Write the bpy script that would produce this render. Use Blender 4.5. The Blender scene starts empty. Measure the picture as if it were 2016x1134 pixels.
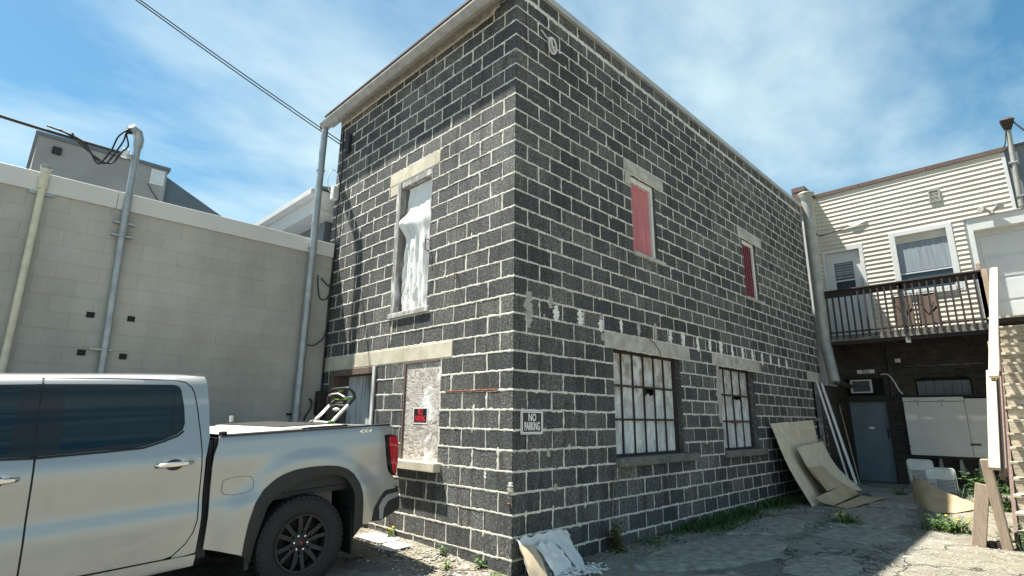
import bpy, bmesh, math, random
from math import sin, cos, pi, radians, sqrt, atan2
from mathutils import Vector, Matrix, noise as mnoise

random.seed(11)
SC = bpy.context.scene
COL = SC.collection

# ------------------------------------------------------------------ camera
CAM_P = Vector((-4.0086, -3.9863, 1.3358))
F_PX, PITCH, ROLL, YAW = 1061.0, 0.237335, 0.009837, 0.786533
fw = Vector((cos(YAW) * cos(PITCH), sin(YAW) * cos(PITCH), sin(PITCH)))
r0 = Vector((sin(YAW), -cos(YAW), 0))
u0 = r0.cross(fw)
rr = cos(ROLL) * r0 + sin(ROLL) * u0
uu = -sin(ROLL) * r0 + cos(ROLL) * u0
cam_d = bpy.data.cameras.new('camera')
cam_d.sensor_width = 36.0
cam_d.lens = F_PX / 2016 * 36
cam_d.clip_start = 0.05
cam_d.clip_end = 3000
cam = bpy.data.objects.new('camera', cam_d)
COL.objects.link(cam)
M = Matrix((rr, uu, -fw)).transposed().to_4x4()
M.translation = CAM_P
cam.matrix_world = M
SC.camera = cam

# ------------------------------------------------------------------ sun, sky
SUN_D = Vector((0.62, -1.0, -2.88)).normalized()      # direction the light travels
to_sun = -SUN_D
sun_el = math.asin(to_sun.z)
sun_rot = atan2(to_sun.x, to_sun.y)
sun_l = bpy.data.lights.new('sun', 'SUN')
sun_l.energy = 5.0
sun_l.angle = radians(0.8)
sun_l.color = (1.0, 0.95, 0.86)
sun_o = bpy.data.objects.new('sun', sun_l)
sun_o.rotation_euler = SUN_D.to_track_quat('-Z', 'Y').to_euler()
sun_o.location = (-6, 12, 30)
COL.objects.link(sun_o)

world = bpy.data.worlds.new('World')
SC.world = world
world.use_nodes = True
wn, wl = world.node_tree.nodes, world.node_tree.links
wn.clear()
w_out = wn.new('ShaderNodeOutputWorld')
w_bg = wn.new('ShaderNodeBackground')
w_bg.inputs['Strength'].default_value = 0.066
sky = wn.new('ShaderNodeTexSky')
sky.sky_type = 'NISHITA'
sky.sun_disc = False
sky.sun_elevation = sun_el
sky.sun_rotation = sun_rot
sky.air_density = 1.0
sky.dust_density = 0.6
sky.ozone_density = 1.6
tc = wn.new('ShaderNodeTexCoord')
sep = wn.new('ShaderNodeSeparateXYZ')
wl.new(tc.outputs['Generated'], sep.inputs[0])


def wmath(op, a, b):
    n = wn.new('ShaderNodeMath')
    n.operation = op
    for i, q in enumerate((a, b)):
        if isinstance(q, (int, float)):
            n.inputs[i].default_value = q
        else:
            wl.new(q, n.inputs[i])
    return n.outputs[0]


zz = wmath('ADD', wmath('MAXIMUM', sep.outputs[2], 0.0), 0.16)
comb = wn.new('ShaderNodeCombineXYZ')
wl.new(wmath('DIVIDE', sep.outputs[0], zz), comb.inputs[0])
wl.new(wmath('DIVIDE', sep.outputs[1], zz), comb.inputs[1])
mp = wn.new('ShaderNodeMapping')
mp.inputs['Rotation'].default_value = (0, 0, radians(-20))
mp.inputs['Scale'].default_value = (0.7, 1.15, 1)
mp.inputs['Location'].default_value = (0.4, 2.2, 0)
wl.new(comb.outputs[0], mp.inputs[0])
cn = wn.new('ShaderNodeTexNoise')
cn.inputs['Scale'].default_value = 1.0
cn.inputs['Detail'].default_value = 9
cn.inputs['Roughness'].default_value = 0.56
cn.inputs['Distortion'].default_value = 0.15
wl.new(mp.outputs[0], cn.inputs['Vector'])
cr = wn.new('ShaderNodeValToRGB')
cr.color_ramp.elements[0].position = 0.43
cr.color_ramp.elements[0].color = (0.03, 0.03, 0.03, 1)
cr.color_ramp.elements[1].position = 0.66
cr.color_ramp.elements[1].color = (0.85, 0.85, 0.85, 1)
wl.new(cn.outputs['Fac'], cr.inputs[0])
sat = wn.new('ShaderNodeHueSaturation')
sat.inputs['Hue'].default_value = 0.478
sat.inputs['Saturation'].default_value = 1.28
sat.inputs['Value'].default_value = 0.8
wl.new(sky.outputs[0], sat.inputs['Color'])
mixc = wn.new('ShaderNodeMix')
mixc.data_type = 'RGBA'
wl.new(cr.outputs[0], mixc.inputs[0])
wl.new(sat.outputs[0], mixc.inputs[6])
mixc.inputs[7].default_value = (4.2, 5.2, 5.4, 1)
wl.new(mixc.outputs[2], w_bg.inputs[0])
wl.new(w_bg.outputs[0], w_out.inputs[0])

SC.view_settings.view_transform = 'Standard'
SC.view_settings.look = 'None'
SC.view_settings.gamma = 1.0
SC.view_settings.use_curve_mapping = False
SC.view_settings.exposure = 1.62
SC.render.engine = 'CYCLES'
SC.cycles.max_bounces = 6
SC.cycles.diffuse_bounces = 3
SC.cycles.glossy_bounces = 3


# ------------------------------------------------------------------ mesh builder
def V3(*a):
    return Vector(a)


class MB:
    def __init__(s):
        s.v, s.f, s.mi = [], [], []

    def add(s, vs, fs, mi=0):
        o = len(s.v)
        s.v += [Vector(q) for q in vs]
        for f in fs:
            s.f.append([o + i for i in f])
            s.mi.append(mi)
        return s

    def box(s, x0, x1, y0, y1, z0, z1, mi=0):
        if x0 > x1: x0, x1 = x1, x0
        if y0 > y1: y0, y1 = y1, y0
        if z0 > z1: z0, z1 = z1, z0
        return s.add([(x0, y0, z0), (x1, y0, z0), (x1, y1, z0), (x0, y1, z0), (x0, y0, z1), (x1, y0, z1), (x1, y1, z1), (x0, y1, z1)],
                     [(0, 3, 2, 1), (4, 5, 6, 7), (0, 1, 5, 4), (1, 2, 6, 5), (2, 3, 7, 6), (3, 0, 4, 7)], mi)

    def bar(s, p, q, w, h, up=(0, 0, 1), mi=0):
        """a board from p to q, w wide (sideways), h deep (along up)"""
        p, q = Vector(p), Vector(q)
        d = (q - p).normalized()
        u = Vector(up)
        side = d.cross(u)
        if side.length < 1e-5:
            side = d.cross(Vector((1, 0, 0)))
        side.normalize()
        u = side.cross(d).normalized()
        a, b = side * w / 2, u * h / 2
        return s.add([p - a - b, p + a - b, p + a + b, p - a + b, q - a - b, q + a - b, q + a + b, q - a + b],
                     [(0, 1, 2, 3), (7, 6, 5, 4), (0, 4, 5, 1), (1, 5, 6, 2), (2, 6, 7, 3), (3, 7, 4, 0)], mi)

    def tube(s, pts, r, n=8, caps=True, mi=0):
        pts = [Vector(p) for p in pts]
        rs = r if isinstance(r, (list, tuple)) else [r] * len(pts)
        prev = None
        rings = []
        for i, p in enumerate(pts):
            t = (pts[min(i + 1, len(pts) - 1)] - pts[max(i - 1, 0)]).normalized()
            if prev is None:
                a = t.cross(Vector((0, 0, 1)))
                if a.length < 1e-3: a = t.cross(Vector((1, 0, 0)))
            else:
                a = prev - t * prev.dot(t)
            a.normalize()
            prev = a
            b = t.cross(a)
            rings.append([p + (a * cos(2 * pi * k / n) + b * sin(2 * pi * k / n)) * rs[i] for k in range(n)])
        vs = [q for ring in rings for q in ring]
        fs = []
        for i in range(len(pts) - 1):
            for k in range(n):
                fs.append((i * n + k, i * n + (k + 1) % n, (i + 1) * n + (k + 1) % n, (i + 1) * n + k))
        if caps:
            fs.append(tuple(range(n - 1, -1, -1)))
            fs.append(tuple((len(pts) - 1) * n + k for k in range(n)))
        return s.add(vs, fs, mi)

    def stube(s, pts, r, n=8, sub=6):
        P = [Vector(p) for p in pts]
        out = []
        m = len(P) - 1
        for i in range(m):
            p0, p1, p2, p3 = P[max(0, i - 1)], P[i], P[i + 1], P[min(m, i + 2)]
            for k in range(sub):
                u = k / sub
                out.append(0.5 * ((2 * p1) + (p2 - p0) * u + (2 * p0 - 5 * p1 + 4 * p2 - p3) * u * u + (3 * p1 - p0 - 3 * p2 + p3) * u ** 3))
        out.append(P[-1])
        return s.tube(out, r, n)

    def prism(s, poly, fn, t0, t1, mi=0):
        """poly of (a,b); fn(a,b,t)->xyz"""
        n = len(poly)
        vs = [fn(a, b, t0) for a, b in poly] + [fn(a, b, t1) for a, b in poly]
        fs = [tuple(range(n)), tuple(range(2 * n - 1, n - 1, -1))] + [(i, (i + 1) % n + 0, n + (i + 1) % n, n + i) for i in range(n)]
        return s.add(vs, fs, mi)

    def lathe(s, prof, fn, n=32, mi=0, close=False):
        """prof of (r,t); fn(r cos, r sin, t)->xyz"""
        m = len(prof)
        vs = []
        for k in range(n):
            c, d = cos(2 * pi * k / n), sin(2 * pi * k / n)
            vs += [fn(r * c, r * d, t) for r, t in prof]
        fs = []
        for k in range(n):
            k2 = (k + 1) % n
            for i in range(m - 1 if not close else m):
                i2 = (i + 1) % m
                fs.append((k * m + i, k * m + i2, k2 * m + i2, k2 * m + i))
        return s.add(vs, fs, mi)

    def build(s, name, mats, parent=None, smooth=False, bevel=0.0, local=False, fix=True):
        me = bpy.data.meshes.new(name)
        off = Vector((0, 0, 0)) if (parent is None or local) else wloc(parent)
        me.from_pydata([tuple(q - off) for q in s.v], [], s.f)
        if not isinstance(mats, (list, tuple)): mats = [mats]
        for m in mats: me.materials.append(m)
        if len(mats) > 1:
            me.polygons.foreach_set('material_index', s.mi)
        if fix or bevel:
            bm = bmesh.new()
            bm.from_mesh(me)
            if fix: bmesh.ops.recalc_face_normals(bm, faces=bm.faces)
            if bevel:
                ed = [e for e in bm.edges if len(e.link_faces) == 2 and e.calc_face_angle(0) > 0.6]
                bmesh.ops.bevel(bm, geom=ed, offset=bevel, segments=1, affect='EDGES', clamp_overlap=True)
            bm.to_mesh(me)
            bm.free()
        if smooth:
            me.polygons.foreach_set('use_smooth', [True] * len(me.polygons))
            if smooth != True:
                me.set_sharp_from_angle(angle=radians(smooth))
        me.update()
        ob = bpy.data.objects.new(name, me)
        COL.objects.link(ob)
        if parent is not None: ob.parent = parent
        return ob


def wloc(o):
    p = Vector(o.location)
    while o.parent is not None:
        o = o.parent
        p = p + o.location
    return p


def empty(name, loc, label=None, cat=None, group=None):
    o = bpy.data.objects.new(name, None)
    o.location = loc
    o.empty_display_size = 0.1
    COL.objects.link(o)
    if label: tag(o, label, cat, group)
    return o


def tag(o, label=None, cat=None, group=None, kind=None):
    if label: o['label'] = label
    if cat: o['category'] = cat
    if group: o['group'] = group
    if kind: o['kind'] = kind
    return o


def nz(x, y, z=0.0):
    return mnoise.noise(Vector((x, y, z)))


def sst(a, b, x):
    t = max(0.0, min(1.0, (x - a) / (b - a)))
    return t * t * (3 - 2 * t)


def ground_z(x, y):
    z = -0.135 + 0.07 * sst(0.0, 1.6, y) * (1 - sst(0.0, 0.6, x)) + 0.07 * max(-14.0, min(x, 0.0)) + 0.07 * sst(4.5, 11.0, x)
    return z


# ------------------------------------------------------------------ materials
class NT:
    def __init__(s, name):
        s.m = bpy.data.materials.new(name)
        s.m.use_nodes = True
        s.t = s.m.node_tree
        s.b = s.t.nodes['Principled BSDF']
        s.geo = s.t.nodes.new('ShaderNodeNewGeometry')
        s.pos = s.geo.outputs['Position']

    def n(s, typ, **kw):
        q = s.t.nodes.new(typ)
        for k, v in kw.items():
            setattr(q, k, v)
        return q

    def l(s, a, b):
        s.t.links.new(a, b)

    def setin(s, node, i, val):
        if hasattr(val, 'is_output') or hasattr(val, 'links'):
            s.l(val, node.inputs[i])
        else:
            node.inputs[i].default_value = val

    def math(s, op, a, b=0.0, clamp=False):
        q = s.n('ShaderNodeMath', operation=op)
        q.use_clamp = clamp
        s.setin(q, 0, a)
        s.setin(q, 1, b)
        return q.outputs[0]

    def mapping(s, scale=(1, 1, 1), rot=(0, 0, 0), loc=(0, 0, 0), vec=None):
        q = s.n('ShaderNodeMapping')
        q.inputs['Scale'].default_value = scale
        q.inputs['Rotation'].default_value = rot
        q.inputs['Location'].default_value = loc
        s.l(vec or s.pos, q.inputs[0])
        return q.outputs[0]

    def noise(s, scale, detail=4, rough=0.55, vec=None, dist=0.0):
        q = s.n('ShaderNodeTexNoise')
        q.inputs['Scale'].default_value = scale
        q.inputs['Detail'].default_value = detail
        q.inputs['Roughness'].default_value = rough
        q.inputs['Distortion'].default_value = dist
        s.l(vec or s.pos, q.inputs['Vector'])
        return q.outputs['Fac']

    def voro(s, scale, feature='F1', vec=None, out='Distance'):
        q = s.n('ShaderNodeTexVoronoi', feature=feature)
        q.inputs['Scale'].default_value = scale
        s.l(vec or s.pos, q.inputs['Vector'])
        return q.outputs[out]

    def ramp(s, fac, stops):
        q = s.n('ShaderNodeValToRGB')
        e = q.color_ramp.elements
        while len(e) < len(stops): e.new(0.5)
        for i, (p, c) in enumerate(stops):
            e[i].position = p
            e[i].color = (c, c, c, 1) if isinstance(c, (int, float)) else (*c, 1)
        s.l(fac, q.inputs[0])
        return q.outputs[0]

    def mix(s, fac, a, b, mode='MIX'):
        q = s.n('ShaderNodeMix', data_type='RGBA', blend_type=mode)
        s.setin(q, 0, fac)
        for i, c in ((6, a), (7, b)):
            if isinstance(c, (tuple, list)):
                q.inputs[i].default_value = (*c[:3], 1)
            elif isinstance(c, (int, float)):
                q.inputs[i].default_value = (c, c, c, 1)
            else:
                s.l(c, q.inputs[i])
        return q.outputs[2]

    def rnd(s):
        oi = s.n('ShaderNodeObjectInfo')
        a = s.math('ADD', oi.outputs['Random'], s.geo.outputs['Random Per Island'])
        return s.math('FRACT', a)

    def col(s, c):
        s.setin(s.b, 'Base Color', (*c, 1) if isinstance(c, tuple) else c)

    def bump(s, h, strength=0.5, dist=0.01):
        q = s.n('ShaderNodeBump')
        q.inputs['Strength'].default_value = strength
        q.inputs['Distance'].default_value = dist
        s.l(h, q.inputs['Height'])
        s.l(q.outputs[0], s.b.inputs['Normal'])

    def rough(s, r):
        s.setin(s.b, 'Roughness', r)


def simple(name, c, rough=0.7, var=0.12, scale=6.0, bump=0.15, bscale=60, metal=0.0, dirt=0.0, dirtcol=(0.08, 0.07, 0.05), isl=0.0, stretch=(1, 1, 1), bdist=0.004, coat=0.0):
    t = NT(name)
    v = t.mapping(scale=stretch)
    n1 = t.noise(scale, 5, 0.6, vec=v)
    f = t.ramp(n1, [(0.3, 1 - var * 2), (0.7, 1 + var)])
    c1 = t.mix(1.0, c, f, 'MULTIPLY')
    if isl:
        r = t.math('MULTIPLY_ADD', t.rnd(), isl * 2)
        q = t.n('ShaderNodeMath', operation='MULTIPLY_ADD')
        t.l(t.rnd(), q.inputs[0])
        q.inputs[1].default_value = isl * 2
        q.inputs[2].default_value = 1 - isl
        c1 = t.mix(1.0, c1, q.outputs[0], 'MULTIPLY')
    if dirt:
        d = t.ramp(t.noise(scale * 0.45, 7, 0.65, vec=v), [(0.48, 0.0), (0.72, dirt)])
        c1 = t.mix(d, c1, dirtcol)
    t.col(c1)
    t.rough(rough)
    t.b.inputs['Metallic'].default_value = metal
    if coat:
        t.b.inputs['Coat Weight'].default_value = coat
        t.b.inputs['Coat Roughness'].default_value = 0.04
    if bump:
        t.bump(t.noise(bscale, 3, 0.6, vec=v), bump, bdist)
    return t.m


def mat_block():
    t = NT('cinder_block')
    r = t.rnd()
    base = t.ramp(r, [(0.0, (0.046, 0.050, 0.051)), (0.5, (0.070, 0.073, 0.071)), (1.0, (0.112, 0.111, 0.101))])
    g1 = t.noise(52, 2, 0.8)
    spk = t.ramp(g1, [(0.30, 0.28), (0.46, 0.85), (0.56, 1.15), (0.72, 2.5)])
    c = t.mix(1.0, base, spk, 'MULTIPLY')
    fine = t.ramp(t.noise(27, 3, 0.75), [(0.32, 0.5), (0.5, 1.0), (0.68, 1.75)])
    c = t.mix(1.0, c, fine, 'MULTIPLY')
    stain = t.ramp(t.noise(0.8, 7, 0.66), [(0.34, 0.66), (0.5, 0.98), (0.66, 1.38)])
    c = t.mix(1.0, c, stain, 'MULTIPLY')
    runs = t.ramp(t.noise(3.2, 6, 0.6, vec=t.mapping(scale=(2.4, 2.4, 0.28))), [(0.50, 0.0), (0.68, 0.75)])
    c = t.mix(runs, c, (0.022, 0.024, 0.023))
    # pale efflorescence and cement smears running down the wall
    eff = t.ramp(t.noise(2.3, 8, 0.7, vec=t.mapping(scale=(1, 1, 0.55))), [(0.55, 0.0), (0.78, 0.45)])
    c = t.mix(eff, c, (0.18, 0.175, 0.155))
    t.col(c)
    t.rough(0.92)
    h = t.math('ADD', g1, t.math('MULTIPLY', t.noise(120, 3, 0.7), 0.5))
    t.bump(h, 0.75, 0.010)
    return t.m


def mat_mortar():
    t = NT('lime_mortar')
    c = t.ramp(t.noise(7, 6, 0.65), [(0.3, (0.42, 0.40, 0.335)), (0.5, (0.60, 0.575, 0.495)), (0.8, (0.70, 0.675, 0.60))])
    d = t.ramp(t.noise(1.1, 5, 0.6), [(0.45, 0.0), (0.70, 0.5)])
    c = t.mix(d, c, (0.27, 0.245, 0.21))
    t.col(c)
    t.rough(0.95)
    t.bump(t.noise(90, 3, 0.7), 0.5, 0.004)
    return t.m


def mat_ground():
    t = NT('lot_ground')
    sp = t.n('ShaderNodeSeparateXYZ')
    t.l(t.pos, sp.inputs[0])
    X, Y = sp.outputs[0], sp.outputs[1]
    wob = t.math('MULTIPLY', t.math('SUBTRACT', t.noise(1.3, 6, 0.6), 0.5), 2.0)
    agg = t.mix(1.0, t.ramp(t.noise(75, 3, 0.75), [(0.3, 0.5), (0.5, 1.0), (0.7, 1.7)]), t.ramp(t.noise(18, 4, 0.7), [(0.3, 0.72), (0.5, 1.0), (0.7, 1.3)]), 'MULTIPLY')
    asph = t.ramp(t.noise(2.0, 7, 0.65), [(0.3, (0.118, 0.123, 0.113)), (0.7, (0.198, 0.20, 0.18))])
    asph = t.mix(1.0, asph, agg, 'MULTIPLY')
    conc = t.ramp(t.noise(3.5, 8, 0.68), [(0.28, (0.16, 0.158, 0.132)), (0.5, (0.27, 0.265, 0.225)), (0.75, (0.36, 0.35, 0.30))])
    conc = t.mix(0.5, conc, t.mix(1.0, conc, agg, 'MULTIPLY'))
    sand = t.ramp(t.noise(9, 6, 0.7), [(0.3, (0.18, 0.155, 0.11)), (0.7, (0.29, 0.26, 0.195))])
    sand = t.mix(0.6, sand, t.mix(1.0, sand, agg, 'MULTIPLY'))
    # worn concrete in the yard beside the long wall
    yard = t.math('MULTIPLY', t.ramp(t.math('ADD', X, wob), [(0.0, 0.0), (0.02, 1.0)]), 1.0)
    pc = t.ramp(t.noise(0.55, 5, 0.62, dist=0.6), [(0.42, 0.0), (0.47, 1.0)])
    c = t.mix(t.math('MULTIPLY', pc, 0.85), asph, conc)
    # sandy strip along the short wall and gravel lot outside
    q = t.math('SUBTRACT', 0.95, t.math('ABSOLUTE', X))
    m1 = t.ramp(t.math('ADD', t.math('MULTIPLY', q, 0.8), t.math('MULTIPLY', wob, 0.25)), [(0.15, 0.0), (0.45, 1.0)])
    m1b = t.ramp(t.math('MULTIPLY_ADD', Y, 0.5), [(0.0, 0.0), (0.12, 1.0)])
    c = t.mix(t.math('MULTIPLY', m1, m1b), c, sand)
    m2 = t.ramp(t.math('ADD', t.math('MULTIPLY', Y, -0.25), t.math('MULTIPLY', wob, 0.2)), [(0.5, 0.0), (0.75, 0.8)])
    c = t.mix(m2, c, sand)
    # dirt and moss film
    ds = t.ramp(t.noise(1.6, 8, 0.7), [(0.5, 0.0), (0.72, 0.75)])
    c = t.mix(ds, c, (0.085, 0.088, 0.062))
    # cracks
    wv = t.n('ShaderNodeVectorMath', operation='ADD')
    ns = t.n('ShaderNodeTexNoise')
    ns.inputs['Scale'].default_value = 2.2
    ns.inputs['Detail'].default_value = 5
    t.l(t.pos, ns.inputs['Vector'])
    sc = t.n('ShaderNodeVectorMath', operation='SCALE')
    t.l(ns.outputs['Color'], sc.inputs[0])
    sc.inputs['Scale'].default_value = 0.8
    t.l(t.pos, wv.inputs[0])
    t.l(sc.outputs[0], wv.inputs[1])
    cv = t.voro(0.55, 'DISTANCE_TO_EDGE', vec=wv.outputs[0])
    crack = t.ramp(cv, [(0.0, 1.0), (0.011, 0.0)])
    c = t.mix(t.math('MULTIPLY', crack, 0.85), c, (0.035, 0.035, 0.028))
    t.col(c)
    t.rough(0.93)
    h = t.math('ADD', t.noise(140, 3, 0.75), t.math('MULTIPLY', t.noise(14, 5, 0.6), 1.2))
    h = t.math('SUBTRACT', h, t.math('MULTIPLY', crack, 3.0))
    t.bump(h, 0.9, 0.02)
    return t.m


def mat_brick_dark():
    t = NT('old_brick_wall')
    b = t.n('ShaderNodeTexBrick')
    v = t.mapping(rot=(0, 0, 0))
    cb = t.n('ShaderNodeCombineXYZ')
    sp = t.n('ShaderNodeSeparateXYZ')
    t.l(t.pos, sp.inputs[0])
    t.l(sp.outputs[1], cb.inputs[0])
    t.l(sp.outputs[2], cb.inputs[1])
    t.l(cb.outputs[0], b.inputs['Vector'])
    b.inputs['Scale'].default_value = 1.0
    b.inputs['Brick Width'].default_value = 0.215
    b.inputs['Row Height'].default_value = 0.075
    b.inputs['Mortar Size'].default_value = 0.006
    b.inputs['Color1'].default_value = (0.048, 0.040, 0.030, 1)
    b.inputs['Color2'].default_value = (0.024, 0.021, 0.018, 1)
    b.inputs['Mortar'].default_value = (0.050, 0.050, 0.043, 1)
    c = t.mix(1.0, b.outputs['Color'], t.ramp(t.noise(1.3, 6, 0.65), [(0.3, 0.45), (0.7, 1.35)]), 'MULTIPLY')
    c = t.mix(t.ramp(t.noise(7, 6, 0.7), [(0.58, 0.0), (0.78, 0.4)]), c, (0.13, 0.135, 0.12))
    t.col(c)
    t.rough(0.92)
    t.bump(t.math('ADD', t.math('MULTIPLY', b.outputs['Fac'], -1.0), t.math('MULTIPLY', t.noise(70, 3), 0.5)), 0.6, 0.006)
    return t.m


def mat_plywood_peel():
    t = NT('weathered_plywood')
    v = t.mapping(scale=(1, 1.0, 2.6))
    w = t.noise(6.5, 6, 0.75, vec=v, dist=2.6)
    c = t.ramp(w, [(0.36, (0.05, 0.043, 0.038)), (0.45, (0.30, 0.27, 0.24)), (0.55, (0.52, 0.48, 0.43)), (0.7, (0.70, 0.67, 0.62))])
    wh = t.ramp(t.noise(3.1, 6, 0.6), [(0.55, 0.0), (0.64, 0.85)])
    c = t.mix(wh, c, (0.74, 0.75, 0.75))
    t.col(c)
    t.rough(0.9)
    t.bump(w, 0.8, 0.01)
    return t.m


def mat_pane():
    t = NT('dirty_window_pane')
    r = t.rnd()
    cv = t.n('ShaderNodeCombineXYZ')
    t.l(r, cv.inputs[0])
    t.l(r, cv.inputs[1])
    va = t.n('ShaderNodeVectorMath', operation='ADD')
    sc = t.n('ShaderNodeVectorMath', operation='SCALE')
    t.l(cv.outputs[0], sc.inputs[0])
    sc.inputs['Scale'].default_value = 7.0
    t.l(t.pos, va.inputs[0])
    t.l(sc.outputs[0], va.inputs[1])
    v = t.mapping(scale=(1.5, 1, 0.6), vec=va.outputs[0])
    c = t.ramp(t.noise(4.5, 8, 0.75, vec=v), [(0.34, (0.30, 0.32, 0.31)), (0.5, (0.48, 0.495, 0.485)), (0.62, (0.70, 0.715, 0.71))])
    br = t.ramp(t.noise(5.5, 6, 0.62, vec=va.outputs[0]), [(0.46, 0.0), (0.54, 0.85)])
    sp = t.n('ShaderNodeSeparateXYZ')
    t.l(t.pos, sp.inputs[0])
    hi = t.ramp(t.math('MULTIPLY', sp.outputs[2], 0.5), [(0.70, 0.0), (0.86, 1.0)])
    c = t.mix(t.math('MULTIPLY', br, hi), c, (0.26, 0.17, 0.115))
    c = t.mix(t.math('MULTIPLY', hi, t.ramp(t.noise(5, 6, 0.7, vec=v), [(0.4, 0.0), (0.6, 0.55)])), c, (0.66, 0.66, 0.63))
    c = t.mix(t.ramp(t.noise(4, 6, 0.66, vec=t.mapping(loc=(5, 3, 9), vec=va.outputs[0])), [(0.60, 0.0), (0.70, 0.7)]), c, (0.12, 0.12, 0.11))
    t.col(c)
    t.rough(0.42)
    return t.m


def mat_wood(name, c1, c2, grain=(1, 1, 1), sc=30, rough=0.8, white=0.0):
    t = NT(name)
    v = t.mapping(scale=grain)
    w = t.noise(sc, 5, 0.7, vec=v, dist=0.4)
    c = t.ramp(w, [(0.3, c1), (0.7, c2)])
    q = t.n('ShaderNodeMath', operation='MULTIPLY_ADD')
    t.l(t.rnd(), q.inputs[0])
    q.inputs[1].default_value = 0.5
    q.inputs[2].default_value = 0.75
    c = t.mix(1.0, c, q.outputs[0], 'MULTIPLY')
    if white:
        c = t.mix(t.ramp(t.noise(sc * 0.25, 7, 0.7, vec=v), [(0.5 - white * 0.25, 0.0), (0.62 - white * 0.2, 0.9)]), c, (0.62, 0.62, 0.60))
    t.col(c)
    t.rough(rough)
    t.bump(w, 0.4, 0.004)
    return t.m


def mat_paint():
    t = NT('pewter_metallic_paint')
    t.col(t.mix(t.ramp(t.noise(900, 1, 0.5), [(0.35, 0.0), (0.7, 1.0)]), (0.32, 0.32, 0.308), (0.395, 0.394, 0.378)))
    t.b.inputs['Metallic'].default_value = 0.6
    t.rough(0.34)
    t.b.inputs['Coat Weight'].default_value = 1.0
    t.b.inputs['Coat Roughness'].default_value = 0.03
    return t.m


def glossy(name, c, rough=0.08, metal=0.0, coat=0.0):
    t = NT(name)
    t.col(t.mix(t.ramp(t.noise(3, 4, 0.6), [(0.4, 0.0), (0.7, 1.0)]), tuple(x * 0.92 for x in c), c))
    t.rough(rough)
    t.b.inputs['Metallic'].default_value = metal
    t.b.inputs['Coat Weight'].default_value = coat
    return t.m


def mat_leaf(name, c1, c2):
    t = NT(name)
    c = t.mix(t.rnd(), c1, c2)
    c = t.mix(0.5, c, t.mix(1.0, c, t.ramp(t.noise(25, 3), [(0.3, 0.6), (0.7, 1.4)]), 'MULTIPLY'))
    t.col(c)
    t.rough(0.6)
    t.b.inputs['Subsurface Weight'].default_value = 0.0
    return t.m


MT = {}
MT['block'] = mat_block()
MT['mortar'] = mat_mortar()
MT['ground'] = mat_ground()
MT['brick'] = mat_brick_dark()
MT['ply'] = mat_plywood_peel()
MT['pane'] = mat_pane()
MT['lintel_tan'] = simple('tan_cement_lintel', (0.58, 0.53, 0.41), 0.92, 0.10, 5, 0.5, 80, dirt=0.6, dirtcol=(0.26, 0.23, 0.18))
MT['lintel_grey'] = simple('grey_cement_lintel', (0.46, 0.44, 0.38), 0.92, 0.18, 6, 0.5, 80, dirt=0.7, dirtcol=(0.18, 0.17, 0.14))
MT['sill_dark'] = simple('mossy_cement_sill', (0.17, 0.165, 0.14), 0.95, 0.2, 9, 0.6, 60, dirt=0.6, dirtcol=(0.05, 0.06, 0.04))
MT['putty'] = simple('white_putty', (0.72, 0.71, 0.67), 0.8, 0.08, 12, 0.4, 60)
MT['putty_grey'] = simple('grey_cement_patch', (0.36, 0.35, 0.31), 0.9, 0.12, 12, 0.4, 60)
MT['beige'] = simple('painted_beige_block', (0.385, 0.372, 0.33), 0.85, 0.11, 1.6, 0.5, 90, isl=0.03, dirt=0.4, dirtcol=(0.29, 0.28, 0.245), stretch=(1, 1, 0.5))
MT['band'] = simple('pale_metal_band', (0.56, 0.55, 0.52), 0.5, 0.05, 1.0, 0.05, 30)
MT['greybld'] = simple('grey_render', (0.33, 0.31, 0.285), 0.9, 0.10, 1.5, 0.2, 60, dirt=0.25, dirtcol=(0.24, 0.225, 0.2))
MT['slate'] = simple('slate_siding', (0.13, 0.155, 0.175), 0.7, 0.08, 2, 0.1)
MT['galv'] = simple('galvanized_steel', (0.36, 0.385, 0.395), 0.45, 0.12, 7, 0.1, 40, metal=0.5)
MT['gutter'] = simple('weathered_gutter', (0.30, 0.285, 0.255), 0.6, 0.15, 6, 0.1, 40, dirt=0.4, dirtcol=(0.16, 0.12, 0.09))
MT['stucco'] = simple('coarse_tan_stucco', (0.50, 0.45, 0.375), 0.95, 0.2, 12, 0.9, 45, bdist=0.015)
MT['cream'] = simple('cream_pvc_pipe', (0.60, 0.56, 0.42), 0.5, 0.10, 8, 0.05, dirt=0.25, dirtcol=(0.35, 0.32, 0.24))
MT['black'] = simple('black_rubber', (0.008, 0.008, 0.008), 0.7, 0.1, 8, 0.1)
MT['blackplastic'] = simple('black_plastic', (0.012, 0.013, 0.0135), 0.55, 0.1, 8, 0.1)
MT['wire'] = simple('black_cable', (0.02, 0.02, 0.022), 0.6, 0.1, 8, 0)
MT['dark'] = simple('dark_void', (0.012, 0.012, 0.012), 0.95, 0.1, 5, 0)
MT['door_peel'] = mat_wood('peeling_white_door', (0.12, 0.11, 0.10), (0.45, 0.46, 0.45), (1, 6, 0.7), 6, 0.8, white=0.4)
MT['wood_grey'] = mat_wood('weathered_grey_frame', (0.21, 0.195, 0.18), (0.33, 0.32, 0.30), (3, 3, 0.8), 9, 0.85, white=0.05)
MT['wood_brown'] = mat_wood('weathered_brown_and_guard_shade', (0.07, 0.045, 0.035), (0.20, 0.14, 0.115), (5, 5, 0.6), 9, 0.85)
MT['sheet'] = simple('white_plastic_sheet', (0.70, 0.695, 0.67), 0.45, 0.03, 4, 0.1, 12)
MT['rust'] = simple('rusty_steel', (0.17, 0.06, 0.03), 0.9, 0.3, 25, 0.6, 60)
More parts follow.
